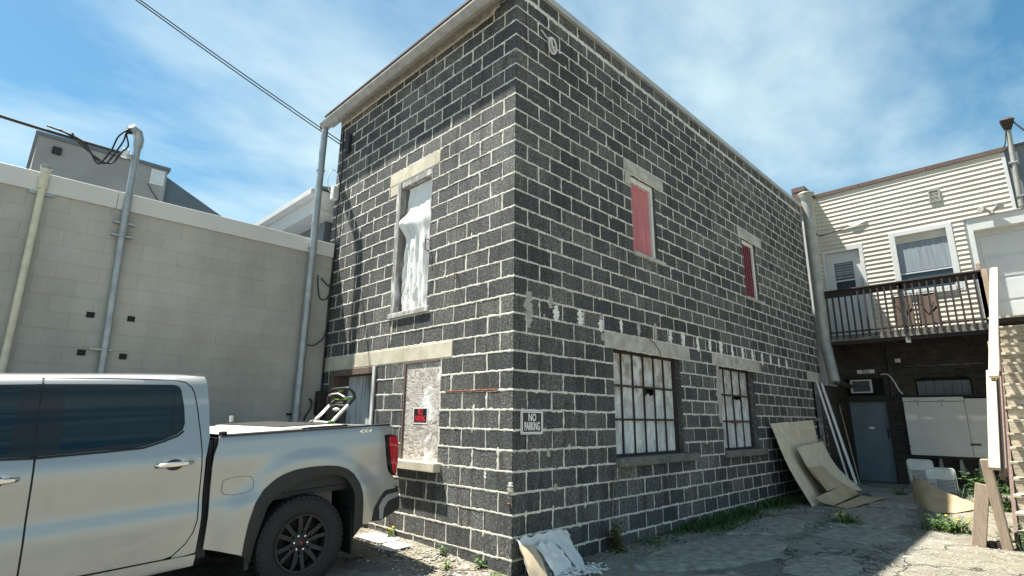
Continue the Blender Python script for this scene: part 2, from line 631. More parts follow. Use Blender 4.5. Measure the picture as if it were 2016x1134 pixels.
MT['bar'] = simple('rusted_window_bar', (0.035, 0.025, 0.02), 0.8, 0.3, 20, 0.3)
MT['pink'] = simple('pink_curtain', (0.50, 0.17, 0.18), 0.85, 0.12, 5, 0.3, 120, stretch=(6, 6, 0.5))
MT['darkpink'] = simple('crimson_curtain', (0.42, 0.09, 0.13), 0.8, 0.2, 6, 0.3, 120, stretch=(6, 6, 0.5))
MT['whitepaint'] = simple('chipped_white_paint', (0.66, 0.66, 0.64), 0.6, 0.06, 6, 0.2, 40, dirt=0.4, dirtcol=(0.33, 0.29, 0.24))
MT['signwhite'] = simple('sign_white', (0.78, 0.78, 0.77), 0.4, 0.02, 4, 0)
MT['signblack'] = simple('sign_black', (0.015, 0.015, 0.017), 0.35, 0.05, 4, 0)
MT['signred'] = simple('sign_red', (0.62, 0.03, 0.05), 0.4, 0.03, 4, 0)
MT['cap'] = simple('grey_cap_flashing', (0.42, 0.42, 0.40), 0.5, 0.08, 4, 0.1, metal=0.2)
MT['siding'] = simple('cream_vinyl_siding', (0.53, 0.495, 0.415), 0.55, 0.05, 2.0, 0.1, 40, isl=0.04, dirt=0.14, dirtcol=(0.45, 0.42, 0.35))
MT['trimwhite'] = simple('white_trim', (0.53, 0.54, 0.53), 0.5, 0.04, 3, 0.05, dirt=0.12, dirtcol=(0.45, 0.43, 0.4))
MT['doorwhite'] = simple('white_panel_door', (0.50, 0.52, 0.52), 0.5, 0.04, 3, 0.05)
MT['coping'] = simple('brown_metal_coping', (0.10, 0.065, 0.05), 0.5, 0.12, 4, 0.1)
MT['duct'] = simple('dull_metal_duct', (0.33, 0.335, 0.30), 0.55, 0.12, 5, 0.15, 30, metal=0.3, dirt=0.4, dirtcol=(0.18, 0.14, 0.11))
MT['glass'] = glossy('window_glass', (0.03, 0.05, 0.065), 0.06)
MT['netcurtain'] = simple('grey_net_curtain', (0.22, 0.26, 0.29), 0.8, 0.15, 5, 0, stretch=(1, 7, 0.4))
MT['deck'] = mat_wood('dark_stained_wood', (0.014, 0.009, 0.008), (0.042, 0.026, 0.021), (1, 1, 1), 12, 0.7)
MT['deckworn'] = mat_wood('worn_deck_boards', (0.05, 0.045, 0.04), (0.24, 0.24, 0.21), (1, 1, 1), 8, 0.85)
MT['bluedoor'] = simple('slate_blue_door', (0.115, 0.16, 0.19), 0.5, 0.10, 3, 0.15, dirt=0.4, dirtcol=(0.07, 0.08, 0.08))
MT['darkframe'] = simple('black_brown_frame', (0.011, 0.008, 0.007), 0.6, 0.2, 6, 0.1)
MT['hatch'] = simple('white_painted_shutter', (0.56, 0.57, 0.545), 0.6, 0.05, 2.2, 0.1, dirt=0.2, dirtcol=(0.36, 0.36, 0.33))
MT['lumber'] = mat_wood('new_lumber', (0.46, 0.38, 0.26), (0.62, 0.54, 0.40), (0.6, 6, 6), 10, 0.75)
MT['oldlumber'] = mat_wood('weathered_lumber', (0.26, 0.19, 0.135), (0.42, 0.33, 0.25), (5, 5, 0.7), 10, 0.8)
MT['tread'] = mat_wood('weathered_stair_tread', (0.26, 0.215, 0.15), (0.62, 0.55, 0.43), (7, 0.8, 5), 9, 0.85)
MT['card'] = simple('brown_cardboard', (0.44, 0.335, 0.205), 0.85, 0.10, 4, 0.2, 60, stretch=(1, 1, 1), dirt=0.2, dirtcol=(0.2, 0.15, 0.1))
MT['cardpale'] = simple('pale_fibreboard', (0.64, 0.55, 0.395), 0.85, 0.12, 14, 0.35, 40, stretch=(1, 1, 0.35), dirt=0.3, dirtcol=(0.36, 0.31, 0.22))
MT['pvcwhite'] = simple('white_vinyl_trim', (0.80, 0.82, 0.82), 0.4, 0.03, 3, 0)
MT['chairwhite'] = simple('white_chair_vinyl', (0.80, 0.82, 0.78), 0.45, 0.05, 5, 0.05, dirt=0.2, dirtcol=(0.4, 0.4, 0.36))
MT['chairgrey'] = simple('white_enamel_tube', (0.72, 0.74, 0.72), 0.4, 0.05, 5, 0, metal=0.2)
MT['chairbrown'] = simple('brown_sling_fabric', (0.085, 0.055, 0.04), 0.8, 0.15, 8, 0.2, 90)
MT['plaster'] = simple('broken_plasterboard', (0.68, 0.67, 0.64), 0.9, 0.06, 9, 0.3, 50, dirt=0.25, dirtcol=(0.5, 0.47, 0.42))
MT['paper'] = simple('tan_backing_paper', (0.45, 0.37, 0.25), 0.9, 0.12, 9, 0.2)
MT['pebble'] = simple('loose_gravel', (0.34, 0.32, 0.275), 0.9, 0.1, 30, 0.3, isl=0.45)
MT['twig'] = simple('dry_twig', (0.22, 0.16, 0.11), 0.9, 0.2, 30, 0.3, isl=0.3)
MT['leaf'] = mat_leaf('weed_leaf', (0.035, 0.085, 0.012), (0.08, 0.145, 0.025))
MT['leafdark'] = mat_leaf('dark_green_foliage', (0.022, 0.066, 0.010), (0.058, 0.122, 0.018))  # darker green of the grass strip and several weeds
MT['leafdry'] = mat_leaf('dry_stem', (0.19, 0.15, 0.07), (0.30, 0.25, 0.13))
MT['leafvine'] = mat_leaf('olive_vine_leaf', (0.06, 0.065, 0.015), (0.11, 0.105, 0.03))
MT['flower'] = simple('dandelion_yellow', (0.75, 0.60, 0.06), 0.7, 0.1, 20, 0)
MT['concrete'] = simple('broken_concrete_slab', (0.265, 0.26, 0.222), 0.93, 0.28, 9, 0.9, 45, dirt=0.55, dirtcol=(0.13, 0.125, 0.095))
MT['paint'] = mat_paint()
MT['carglass'] = glossy('tinted_car_glass', (0.003, 0.012, 0.017), 0.02, coat=0.0)
MT['carblack'] = glossy('gloss_black_trim', (0.006, 0.007, 0.008), 0.15)
MT['trimblack'] = simple('textured_black_trim', (0.010, 0.0115, 0.012), 0.6, 0.08, 30, 0.2, 400)
MT['chrome'] = glossy('chrome', (0.72, 0.73, 0.73), 0.12, metal=1.0)
MT['redlens'] = glossy('red_tail_lens', (0.48, 0.008, 0.02), 0.10, coat=1.0)
MT['tyre'] = simple('tyre_rubber', (0.010, 0.011, 0.0115), 0.75, 0.15, 14, 0.15, 120)
MT['rim'] = glossy('black_alloy', (0.005, 0.0055, 0.006), 0.5)
MT['rimedge'] = glossy('machined_alloy_edge', (0.09, 0.095, 0.10), 0.5, metal=0.7)
MT['tonneau'] = simple('dusty_bed_cover', (0.56, 0.54, 0.50), 0.7, 0.05, 4, 0.15, 200)
MT['satin'] = simple('satin_silver_trim', (0.26, 0.27, 0.275), 0.35, 0.04, 8, 0, metal=0.3)
MT['mowergreen'] = glossy('mower_green', (0.08, 0.20, 0.015), 0.45)
MT['moweralu'] = simple('mower_aluminium', (0.66, 0.65, 0.60), 0.35, 0.05, 6, 0, metal=0.4)
# ------------------------------------------------------------------ ground
def frange(a, b, st):
    n = int(round((b - a) / st))
    return [a + (b - a) * i / n for i in range(n + 1)]


gx = [-900, -300, -100, -40, -20, -13] + frange(-9, 13, 0.11) + [16, 24, 45, 110, 300, 900]
gy = [-900, -300, -100, -40, -18, -12] + frange(-8, 5, 0.11) + [8, 14, 30, 100, 300, 900]
g = MB()
nyy = len(gy)
for x in gx:
    for y in gy:
        z = ground_z(x, y)
        if -9 <= x <= 13 and -8 <= y <= 5:
            z += 0.012 * nz(x * 1.1, y * 1.1, 3) + 0.006 * nz(x * 4, y * 4, 8) + 0.003 * nz(x * 11, y * 11, 1)
        g.v.append(Vector((x, y, z)))
for i in range(len(gx) - 1):
    for j in range(nyy - 1):
        g.f.append((i * nyy + j, (i + 1) * nyy + j, (i + 1) * nyy + j + 1, i * nyy + j + 1))
        g.mi.append(0)
tag(g.build('ground', MT['ground'], smooth=True, fix=False), kind='structure')

# broken concrete slabs of the yard, a little proud of the asphalt
SLABS = [
    [(1.05, -0.55), (2.2, -0.42), (3.3, -0.62), (3.75, -1.0), (3.35, -1.38), (2.6, -1.5), (1.75, -1.25), (1.2, -0.95)],
    [(3.45, -0.55), (4.7, -0.42), (5.55, -0.6), (5.2, -1.0), (4.35, -1.22), (3.85, -1.0)],
    [(5.1, -1.35), (6.2, -1.05), (7.35, -1.25), (7.2, -1.85), (6.3, -2.15), (5.45, -1.95)],
    [(4.2, -1.4), (5.0, -1.45), (5.35, -2.0), (4.9, -2.35), (4.15, -2.0)],
    [(0.35, -1.15), (1.0, -1.1), (1.7, -1.45), (1.5, -2.0), (0.6, -1.9)],
    [(2.05, -1.75), (2.9, -1.68), (3.3, -2.05), (2.7, -2.3), (2.1, -2.15)],
    [(7.6, -1.3), (9.6, -0.9), (10.0, -1.6), (9.0, -2.0), (7.75, -1.95)],
]
for poly in SLABS:
    mb = MB()
    pts = []
    for i in range(len(poly)):
        a, b = poly[i], poly[(i + 1) % len(poly)]
        L = math.dist(a, b)
        k = max(2, int(L / 0.07))
        for q in range(k):
            t = q / k
            x, y = a[0] + (b[0] - a[0]) * t, a[1] + (b[1] - a[1]) * t
            pts.append((x + 0.05 * nz(x * 5, y * 5, 2) + 0.02 * nz(x * 17, y * 17, 4), y + 0.05 * nz(x * 5, y * 5, 7) + 0.02 * nz(x * 17, y * 17, 9)))
    cx, cy = sum(p[0] for p in pts) / len(pts), sum(p[1] for p in pts) / len(pts)
    rings = []
    for sc, h in ((1.0, -0.03), (0.995, 0.010), (0.97, 0.021), (0.6, 0.023), (0.2, 0.022)):
        rings.append([(cx + (x - cx) * sc, cy + (y - cy) * sc, ground_z(cx + (x - cx) * sc, cy + (y - cy) * sc) + h + 0.006 * nz(x * 3, y * 3, sc * 5)) for x, y in pts])
    n = len(pts)
    vs = [p for r in rings for p in r] + [(cx, cy, ground_z(cx, cy) + 0.022)]
    fs = [(k * n + i, k * n + (i + 1) % n, (k + 1) * n + (i + 1) % n, (k + 1) * n + i) for k in range(4) for i in range(n)]
    fs += [(4 * n + i, 4 * n + (i + 1) % n, 5 * n) for i in range(n)]
    mb.add(vs, fs)
    tag(mb.build('concrete_pavement', MT['concrete'], smooth=35), kind='structure')

# ------------------------------------------------------------------ block building
H, B = 0.2032, 0.4064
LEN_R, LEN_L, NROW = 10.45, 4.45, 33
TOP = NROW * H


def RW(a, z, out):      # long wall, faces -Y
    return Vector((a, -out, z))


def LW(a, z, out):      # short wall, faces -X
    return Vector((-out, a, z))


# openings: a0, a1, z0, z1
OPEN_R = [(2.43, 3.10, 18 * H, 24 * H), (6.40, 7.05, 18 * H, 24 * H), (1.83, 3.56, 0.86, 11 * H), (4.90, 6.32, 0.84, 11 * H), (9.72, 10.36, 0.55, 11 * H)]
LINT_R = [(2.25, 3.37, 24 * H, 25 * H), (6.22, 7.42, 24 * H, 25 * H), (1.64, 3.89, 11 * H, 12 * H), (4.70, 6.66, 11 * H, 12 * H), (9.45, 10.45, 11 * H, 12 * H)]
OPEN_L = [(1.57, 2.42, 2.70, 23 * H), (2.66, 4.04, -0.4, 10 * H), (1.235, 1.995, 4 * H + 0.02, 10 * H)]
LINT_L = [(1.42, 2.64, 23 * H, 24 * H), (1.02, 4.25, 10 * H, 11 * H)]

house = empty('block_building', (0, 0, -0.13), 'two-storey building of dark grey concrete blocks with pale mortar and boarded openings', 'building')


def core(openings, L, fn, t0, t1):
    mb = MB()
    As = sorted(set([t0, L] + [v for o in openings for v in o[:2]]))
    Zs = sorted(set([-0.45, TOP] + [v for o in openings for v in o[2:]]))
    for i in range(len(As) - 1):
        run = None
        for j in range(len(Zs) - 1):
            am, zm = (As[i] + As[i + 1]) / 2, (Zs[j] + Zs[j + 1]) / 2
            if any(o[0] < am < o[1] and o[2] < zm < o[3] for o in openings):
                if run: _cb(mb, fn, As[i], As[i + 1], run[0], run[1]); run = None
            else:
                run = [Zs[j], Zs[j + 1]] if run is None else [run[0], Zs[j + 1]]
        if run: _cb(mb, fn, As[i], As[i + 1], run[0], run[1])
    return mb


def _cb(mb, fn, a0, a1, z0, z1):
    p, q = fn(a0, z0, -0.014), fn(a1, z1, -0.21)
    mb.box(p.x, q.x, p.y, q.y, p.z, q.z)


wall_r = core(OPEN_R, LEN_R, RW, 0.015, 0).build('long_wall', MT['block'], house)
wall_l = core(OPEN_L, LEN_L, LW, 0.2, 0).build('short_wall', MT['block'], house)


def sub_iv(a0, a1, cuts, minlen=0.02):
    segs = [(a0, a1)]
    for c0, c1 in cuts:
        ns = []
        for s0, s1 in segs:
            if c1 <= s0 or c0 >= s1:
                ns.append((s0, s1))
                continue
            if c0 - s0 > minlen: ns.append((s0, c0))
            if s1 - c1 > minlen: ns.append((c1, s1))
        segs = ns
    return segs


J = 0.0085    # half joint
blocks = []   # (wall, row, a0, a1, corner?)
joints = {'R': [], 'L': []}
for side, L, opens, lints in (('R', LEN_R, OPEN_R, LINT_R), ('L', LEN_L, OPEN_L, LINT_L)):
    for r in range(-2, NROW):
        zm = (r + 0.5) * H
        full_corner = (r % 2 == 0) if side == 'R' else (r % 2 == 1)
        edges = [0.0]
        a = B if full_corner else B / 2
        while a < L - 0.06:
            edges.append(a + random.uniform(-0.008, 0.008))
            a += B
        edges.append(L)
        cuts = [(o[0], o[1]) for o in opens if o[2] < zm < o[3]] + [(o[0], o[1]) for o in lints if o[2] < zm < o[3]]
        for i in range(len(edges) - 1):
            if i == 0: continue
            for s0, s1 in sub_iv(edges[i], edges[i + 1], cuts, 0.03):
                blocks.append((side, r, s0, s1))
        for e in edges[1:-1]:
            if not any(c0 - 0.012 < e < c1 + 0.012 for c0, c1 in cuts):
                joints[side].append((r, e))


def bevel_block(lx, ly, lz, out_dirs):
    """front-facing chamfered block centred at its middle"""
    mb = MB()
    mb.box(-lx / 2, lx / 2, -ly / 2, ly / 2, -lz / 2, lz / 2)
    return mb


mesh_cache = {}


def block_mesh(side, L):
    key = (side, round(L, 2))
    if key not in mesh_cache:
        L = key[1]
        hz = H / 2 - J * 0.55
        hl = L / 2 - J * 0.55
        c = 0.006
        d = 0.05
        vs, fs = [], []
        for (a, z, o) in ((-hl, -hz, -d), (hl, -hz, -d), (hl, hz, -d), (-hl, hz, -d), (-hl, -hz, -c), (hl, -hz, -c), (hl, hz, -c), (-hl, hz, -c),
                          (-hl + c, -hz + c, 0), (hl - c, -hz + c, 0), (hl - c, hz - c, 0), (-hl + c, hz - c, 0)):
            vs.append(tuple(RW(a, z, o) if side == 'R' else LW(a, z, o)))
        for b0 in (0, 4):
            for i in range(4):
                fs.append((b0 + i, b0 + (i + 1) % 4, b0 + 4 + (i + 1) % 4, b0 + 4 + i))
        fs.append((8, 9, 10, 11))
        me = bpy.data.meshes.new('block')
        me.from_pydata(vs, [], fs)
        me.materials.append(MT['block'])
        bm = bmesh.new()
        bm.from_mesh(me)
        ctr = Vector((0, 0.5, 0)) if side == 'R' else Vector((0.5, 0, 0))
        bmesh.ops.recalc_face_normals(bm, faces=bm.faces)
        ff = [f for f in bm.faces if abs(f.normal.y if side == 'R' else f.normal.x) > 0.95]
        if ff and (ff[0].normal.y if side == 'R' else ff[0].normal.x) > 0:
            bmesh.ops.reverse_faces(bm, faces=bm.faces)
        bm.to_mesh(me)
        bm.free()
        mesh_cache[key] = me
    return mesh_cache[key]


def corner_mesh(full_r):
    key = ('C', full_r)
    if key not in mesh_cache:
        mb = MB()
        lx, ly = (B, B / 2) if full_r else (B / 2, B)
        e = J * 0.55
        mb.box(0, lx - e, 0, ly - e, -H / 2 + e, H / 2 - e)
        bm = bmesh.new()
        me = bpy.data.meshes.new('block')
        me.from_pydata([tuple(v) for v in mb.v], [], mb.f)
        bm.from_mesh(me)
        bmesh.ops.recalc_face_normals(bm, faces=bm.faces)
        bmesh.ops.bevel(bm, geom=list(bm.edges), offset=0.006, segments=2, affect='EDGES')
        bm.to_mesh(me)
        bm.free()
        me.materials.append(MT['block'])
        mesh_cache[key] = me
    return mesh_cache[key]


def vis_area(c, n, area):
    d = c - CAM_P
    return area * abs(d.normalized().dot(n)) / d.length_squared


cand = []
for side, r, s0, s1 in blocks:
    c = (RW if side == 'R' else LW)((s0 + s1) / 2, (r + 0.5) * H, 0)
    n = Vector((0, 1, 0)) if side == 'R' else Vector((1, 0, 0))
    score = vis_area(c, n, (s1 - s0) * H)
    if side == 'L' and c.z < 0.9 and c.y > 1.9: score *= 0.01     # behind the truck
    if c.z < -0.12: score *= 0.1
    cand.append((score, side, r, s0, s1, c))
cand.sort(key=lambda q: -q[0])
NB = 300 - (NROW + 1)
for i in range(-1, NROW):
    ob = bpy.data.objects.new('block', corner_mesh(i % 2 == 0))
    ob.parent = wall_r
    ob.location = Vector((random.uniform(-0.002, 0.001), random.uniform(-0.002, 0.001), (i + 0.5) * H)) - wloc(wall_r)
    COL.objects.link(ob)
rest = {'R': MB(), 'L': MB()}
for i, (sc, side, r, s0, s1, c) in enumerate(cand):
    me = block_mesh(side, s1 - s0)
    off = random.uniform(-0.0025, 0.0015)
    pos = c + ((Vector((0, -off, 0))) if side == 'R' else Vector((-off, 0, 0)))
    if i < NB:
        ob = bpy.data.objects.new('block', me)
        ob.parent = wall_r if side == 'R' else wall_l
        ob.location = pos - wloc(ob.parent)
        ob.rotation_euler = ((random.uniform(-0.006, 0.006), 0, 0) if side == 'R' else (0, random.uniform(-0.006, 0.006), 0))
        COL.objects.link(ob)
    else:
        rest[side].add([v.co + pos for v in me.vertices], [tuple(p.vertices) for p in me.polygons])
for side, par in (('R', wall_r), ('L', wall_l)):
    tag(rest[side].build('far_blocks', MT['block'], par, fix=False), kind='stuff')


# mortar: ragged ribbons slightly proud of the blocks
def ribbon(mb, fn, pts, width, vertical, rough=1.0):
    """pts: list of (a,z) along the joint"""
    rows = []
    sd = random.random() * 90
    for i, (a, z) in enumerate(pts):
        t = i * 0.45
        w1 = width * (1 + rough * (0.45 * nz(t, sd) + 0.35 * random.uniform(-1, 1)))
        w2 = width * (1 + rough * (0.45 * nz(t, sd + 30) + 0.35 * random.uniform(-1, 1)))
        if random.random() < 0.03 * rough: w1 += random.uniform(0.004, 0.014)
        if random.random() < 0.03 * rough: w2 += random.uniform(0.004, 0.014)
        sh = 0.003 * nz(t * 0.5, sd + 60)
        o = 0.0022 + 0.0012 * nz(t, sd + 11)
        row = []
        for k, oo in ((-w1, 0.0001), (-w1 * 0.6, o), (w2 * 0.6, o), (w2, 0.0001)):
            row.append(fn(a + k + sh, z, oo) if vertical else fn(a, z + k + sh, oo))
        rows.append(row)
    vs = [p for r in rows for p in r]
    fs = []
    for i in range(len(rows) - 1):
        for k in range(3):
            fs.append((i * 4 + k, i * 4 + k + 1, i * 4 + k + 5, i * 4 + k + 4))
    mb.add(vs, fs)


for side, fn, L, opens, lints, par in (('R', RW, LEN_R, OPEN_R, LINT_R, wall_r), ('L', LW, LEN_L, OPEN_L, LINT_L, wall_l)):
    mb = MB()
    for k in range(-1, NROW):
        z = k * H
        cuts = [(o[0], o[1]) for o in opens if o[2] + 0.01 < z < o[3] - 0.01] + [(o[0], o[1]) for o in lints if o[2] + 0.01 < z < o[3] - 0.01]
        wdt = 0.0114
        if k == 32 and side == 'R': wdt = 0.03
        if side == 'R' and 28 <= k < 32: wdt = 0.0095
        for s0, s1 in sub_iv(-0.002, L, cuts):
            near = s0 < 4
            n = max(2, int((s1 - s0) / 0.03))
            ribbon(mb, fn, [(s0 + (s1 - s0) * i / n, z) for i in range(n + 1)], wdt, False, 1.25 if k != 32 else 0.8)
    for r, e in joints[side]:
        ribbon(mb, fn, [(e, (r + i / 6) * H) for i in range(7)], 0.0094 * random.uniform(0.6, 1.4), True, 1.25)
    # blobs and smears of mortar left on the block faces
    for q in range(150 if side == 'R' else 80):
        r, e = random.choice(joints[side])
        a = e + random.choice((0.0, 0.0, random.uniform(-0.2, 0.2)))
        z = (r + random.choice((0, 1))) * H + random.uniform(-0.02, 0.02)
        if any(o[0] - 0.06 < a < o[1] + 0.06 and o[2] - 0.06 < z < o[3] + 0.06 for o in opens) or a < 0.08: continue
        ra, rz = random.uniform(0.008, 0.03), random.uniform(0.01, 0.05)
        n = 10
        rim = []
        for k in range(n):
            an = 2 * pi * k / n
            w_ = random.uniform(0.6, 1.15)
            rim.append(fn(a + ra * w_ * cos(an), z + rz * w_ * sin(an), 0.0002))
        mb.add(rim + [fn(a, z, 0.0045)], [(k, (k + 1) % n, n) for k in range(n)])
    m = mb.build('mortar', MT['mortar'], par, smooth=40, fix=False)
    tag(m, kind='stuff')

# back of the building and roof
mb = MB()
mb.box(0.22, LEN_R, LEN_L - 0.2, LEN_L, -0.4, TOP - 0.01)
mb.box(LEN_R - 0.2, LEN_R - 0.005, 0.22, LEN_L - 0.21, -0.4, TOP - 0.012)
mb.build('rear_wall', MT['block'], house)
MB().box(0.02, LEN_R - 0.02, 0.02, LEN_L - 0.02, TOP - 0.006, TOP + 0.03).build('roof', MT['slate'], house)
mb = MB()
for i in range(6):
    a0, a1 = -0.03 + i * 1.76, -0.03 + (i + 1) * 1.76 - 0.004
    mb2 = MB()
    mb2.prism([(-0.045, TOP - 0.02), (0.22, TOP - 0.02), (0.22, TOP + 0.14), (-0.035, TOP + 0.085), (-0.045, TOP + 0.07)], lambda y, z, t: (t, y, z), a0, a1)
    mb2.build('cap_flashing', MT['cap'], house)

# tan stucco frieze and gutter on the short wall
mb = MB()
nseg = 60
rows = []
for i in range(nseg + 1):
    a = 0.30 + (4.40 - 0.30) * i / nseg
    zb = 6.41 + 0.012 * nz(a * 6, 4) + (0.05 if i < 2 else 0)
    rows.append([LW(a, zb, 0.0), LW(a, zb + 0.01, 0.026), LW(a, TOP, 0.03), LW(a, TOP, 0.0)])
mb.add([p for r in rows for p in r], [(i * 4 + k, i * 4 + k + 1, i * 4 + k + 5, i * 4 + k + 4) for i in range(nseg) for k in range(3)] + [(0, 1, 2, 3)])
mb.build('frieze', MT['stucco'], house)
gp = [(0.145, 6.56), (0.145, 6.40), (0.17, 6.375), (0.225, 6.375), (0.25, 6.40), (0.275, 6.46), (0.285, 6.48), (0.285, 6.505), (0.275, 6.505), (0.262, 6.47), (0.24, 6.41), (0.22, 6.39), (0.175, 6.39), (0.155, 6.41), (0.155, 6.56)]
mb = MB()
mb.prism(gp, lambda o, z, t: (-o, t, z), 0.10, 4.72)
gut = mb.build('gutter', MT['gutter'], house)
mb = MB()
mb.box(-0.275, -0.15, 4.70, 4.73, 6.38, 6.5)
mb.build('gutter_end', MT['gutter'], gut)
MB().box(-0.145, -0.122, 0.10, 4.70, 6.42, 6.66).build('fascia', MT['gutter'], house)
MB().box(-0.121, -0.03, 0.10, 4.70, 6.50, 6.52).build('soffit', MT['gutter'], house)
MB().box(-0.20, 0.02, 0.10, 4.74, 6.665, 6.69).build('drip_edge', MT['coping'], house)
MB().add([(-0.05, 4.55, 6.63), (-0.05, 4.72, 6.63), (-0.02, 4.72, 6.78), (-0.02, 4.6, 6.74), (-0.045, 4.55, 6.64), (-0.03, 4.64, 6.7)],
         [(0, 1, 2), (0, 2, 3), (0, 3, 4)]).build('loose_flashing', MT['gutter'], house)

# downspout
mb = MB()
mb.tube([(-0.215, 4.62, 6.385), (-0.215, 4.62, 6.28), (-0.235, 4.58, 6.19), (-0.41, 4.18, 6.02)], 0.055, 12)
dsp = mb.build('downspout_elbow', MT['duct'], house, smooth=40)
mb = MB()
DS = (-0.44, 4.12)
prof = []
mb.tube([(DS[0], DS[1], 6.06), (DS[0], DS[1], 5.9), (DS[0], DS[1], 4.0), (DS[0], DS[1], 2.0), (DS[0], DS[1], -0.1)], [0.046, 0.055, 0.055, 0.055, 0.055], 14)
dn = mb.build('downspout', MT['galv'], house, smooth=40)
for z in (5.3, 4.35, 3.95, 3.0, 1.35):
    MB().tube([(DS[0], DS[1], z), (DS[0], DS[1], z + 0.02)], 0.067, 14).build('strap', MT['galv'], dn, smooth=40)
MB().box(DS[0] - 0.11, DS[0] + 0.11, 4.19, 4.215, 1.35, 1.38).build('strap', MT['black'], dn)

# lintels and sills
def slab(fn, a0, a1, z0, z1, o0, o1, name, mat, par, bev=0.006, ragged=0.0):
    p, q = fn(a0, z0, o0), fn(a1, z1, o1)
    m = MB().box(p.x, q.x, p.y, q.y, p.z, q.z)
    return m.build(name, mat, par, bevel=bev)


def win(fn, nm, a0, a1, z0, z1):
    """an empty-like window part: its surrounding frame"""
    return nm


for (a0, a1, z0, z1) in LINT_R:
    slab(RW, a0, a1, z0 + 0.004, z1 - 0.006, -0.16, 0.006, 'lintel', MT['lintel_grey'], wall_r)
for (a0, a1, z0, z1) in LINT_L:
    slab(LW, a0, a1, z0 + 0.004, z1 - 0.006, -0.16, 0.006, 'lintel', MT['lintel_tan'], wall_l)
slab(LW, 2.42, 2.62, 22.2 * H, 23 * H, -0.05, 0.004, 'cement_patch', MT['lintel_tan'], wall_l)
slab(RW, 2.27, 2.43, 23.1 * H, 24 * H, -0.05, 0.004, 'cement_patch', MT['lintel_grey'], wall_r)

# --- lower steel windows
def steel_window(a0, a1, z0, z1, ncol, broken):
    fz0 = z0 + 0.01
    mb = MB()
    d0, d1 = -0.10, -0.135
    for (p0, p1, q0, q1) in ((a0, a0 + 0.035, fz0, z1), (a1 - 0.05, a1, fz0, z1), (a0 + 0.035, a1 - 0.05, fz0, fz0 + 0.03), (a0 + 0.035, a1 - 0.05, z1 - 0.03, z1 - 0.002)):
        p, q = RW(p0, q0, d0 + 0.012), RW(p1, q1, d1 - 0.02)
        mb.box(p.x, q.x, p.y, q.y, p.z, q.z)
    fr = mb.build('window', MT['bar'], wall_r)
    w = (a1 - a0 - 0.085) / ncol
    hh = (z1 - fz0 - 0.06) / 3
    for i in range(ncol):
        for j in range(3):
            pa0, pz0 = a0 + 0.035 + i * w, fz0 + 0.03 + j * hh
            cutz = broken.get((i, 2 - j), 0)
            p, q = RW(pa0 + 0.008, pz0 + 0.008, d0 - 0.014 - 0.004 * random.random()), RW(pa0 + w - 0.008, pz0 + hh - 0.008 - cutz * hh, d0 - 0.02 - 0.004 * random.random())
            mb = MB()
            ax0, ax1 = pa0 + 0.006, pa0 + w - 0.006
            zt0, zt1 = pz0 + 0.006, pz0 + hh - 0.006
            yo = 0.115 + random.uniform(0, 0.006)
            top = []
            if cutz:
                for k in range(7):
                    top.append((ax1 + (ax0 - ax1) * k / 6, zt1 - cutz * hh * random.uniform(0.5, 1.1)))
            else:
                top = [(ax1, zt1), (ax0, zt1)]
            mb.prism([(ax0, zt0), (ax1, zt0)] + top, lambda a, z, t: (a, t, z), yo, yo + 0.005)
            mb.build('pane', MT['pane'], fr)
    for i in range(1, ncol):
        p = RW(a0 + 0.035 + i * w, fz0, 0)
        MB().box(p.x - 0.0085, p.x + 0.0085, 0.094, 0.111, fz0 + 0.02, z1 - 0.02).build('bar', MT['bar'], fr)
    for j in range(1, 3):
        zc = fz0 + 0.03 + j * hh
        MB().box(a0 + 0.03, a1 - 0.045, 0.089, 0.108, zc - 0.013, zc + 0.013).build('bar', MT['bar'], fr)
    MB().box(a0, a1, 0.20, 0.24, fz0, z1).build('dark_interior', MT['dark'], fr)
    return fr


wa = steel_window(1.83, 3.56, 0.86, 11 * H, 6, {(3, 1): 0.26})
wb = steel_window(4.90, 6.32, 0.84, 11 * H, 4, {(2, 1): 0.2})
MB().box(5.45, 5.75, 0.07, 0.10, 1.29, 1.34).build('rusty_latch', MT['rust'], wb, bevel=0.01)
slab(RW, 1.80, 3.83, 0.765, 0.868, -0.12, 0.085, 'sill', MT['sill_dark'], wall_r, 0.01)
slab(RW, 4.86, 6.55, 0.745, 0.848, -0.12, 0.07, 'sill', MT['sill_dark'], wall_r, 0.01)


# --- upper curtained windows
def curtain(a0, a1, z0, z1, y, folds, amp):
    mb = MB()
    n = 40
    vs = []
    for i in range(n + 1):
        a = a0 + (a1 - a0) * i / n
        yy = y + amp * sin(folds * 2 * pi * i / n + 0.6 * sin(i * 0.4)) + 0.004 * random.random()
        vs += [(a, yy, z0), (a + 0.004 * sin(i), yy * 1.0 + 0.3 * (y - yy), z1)]
    mb.add(vs, [(2 * i, 2 * i + 2, 2 * i + 3, 2 * i + 1) for i in range(n)])
    return mb


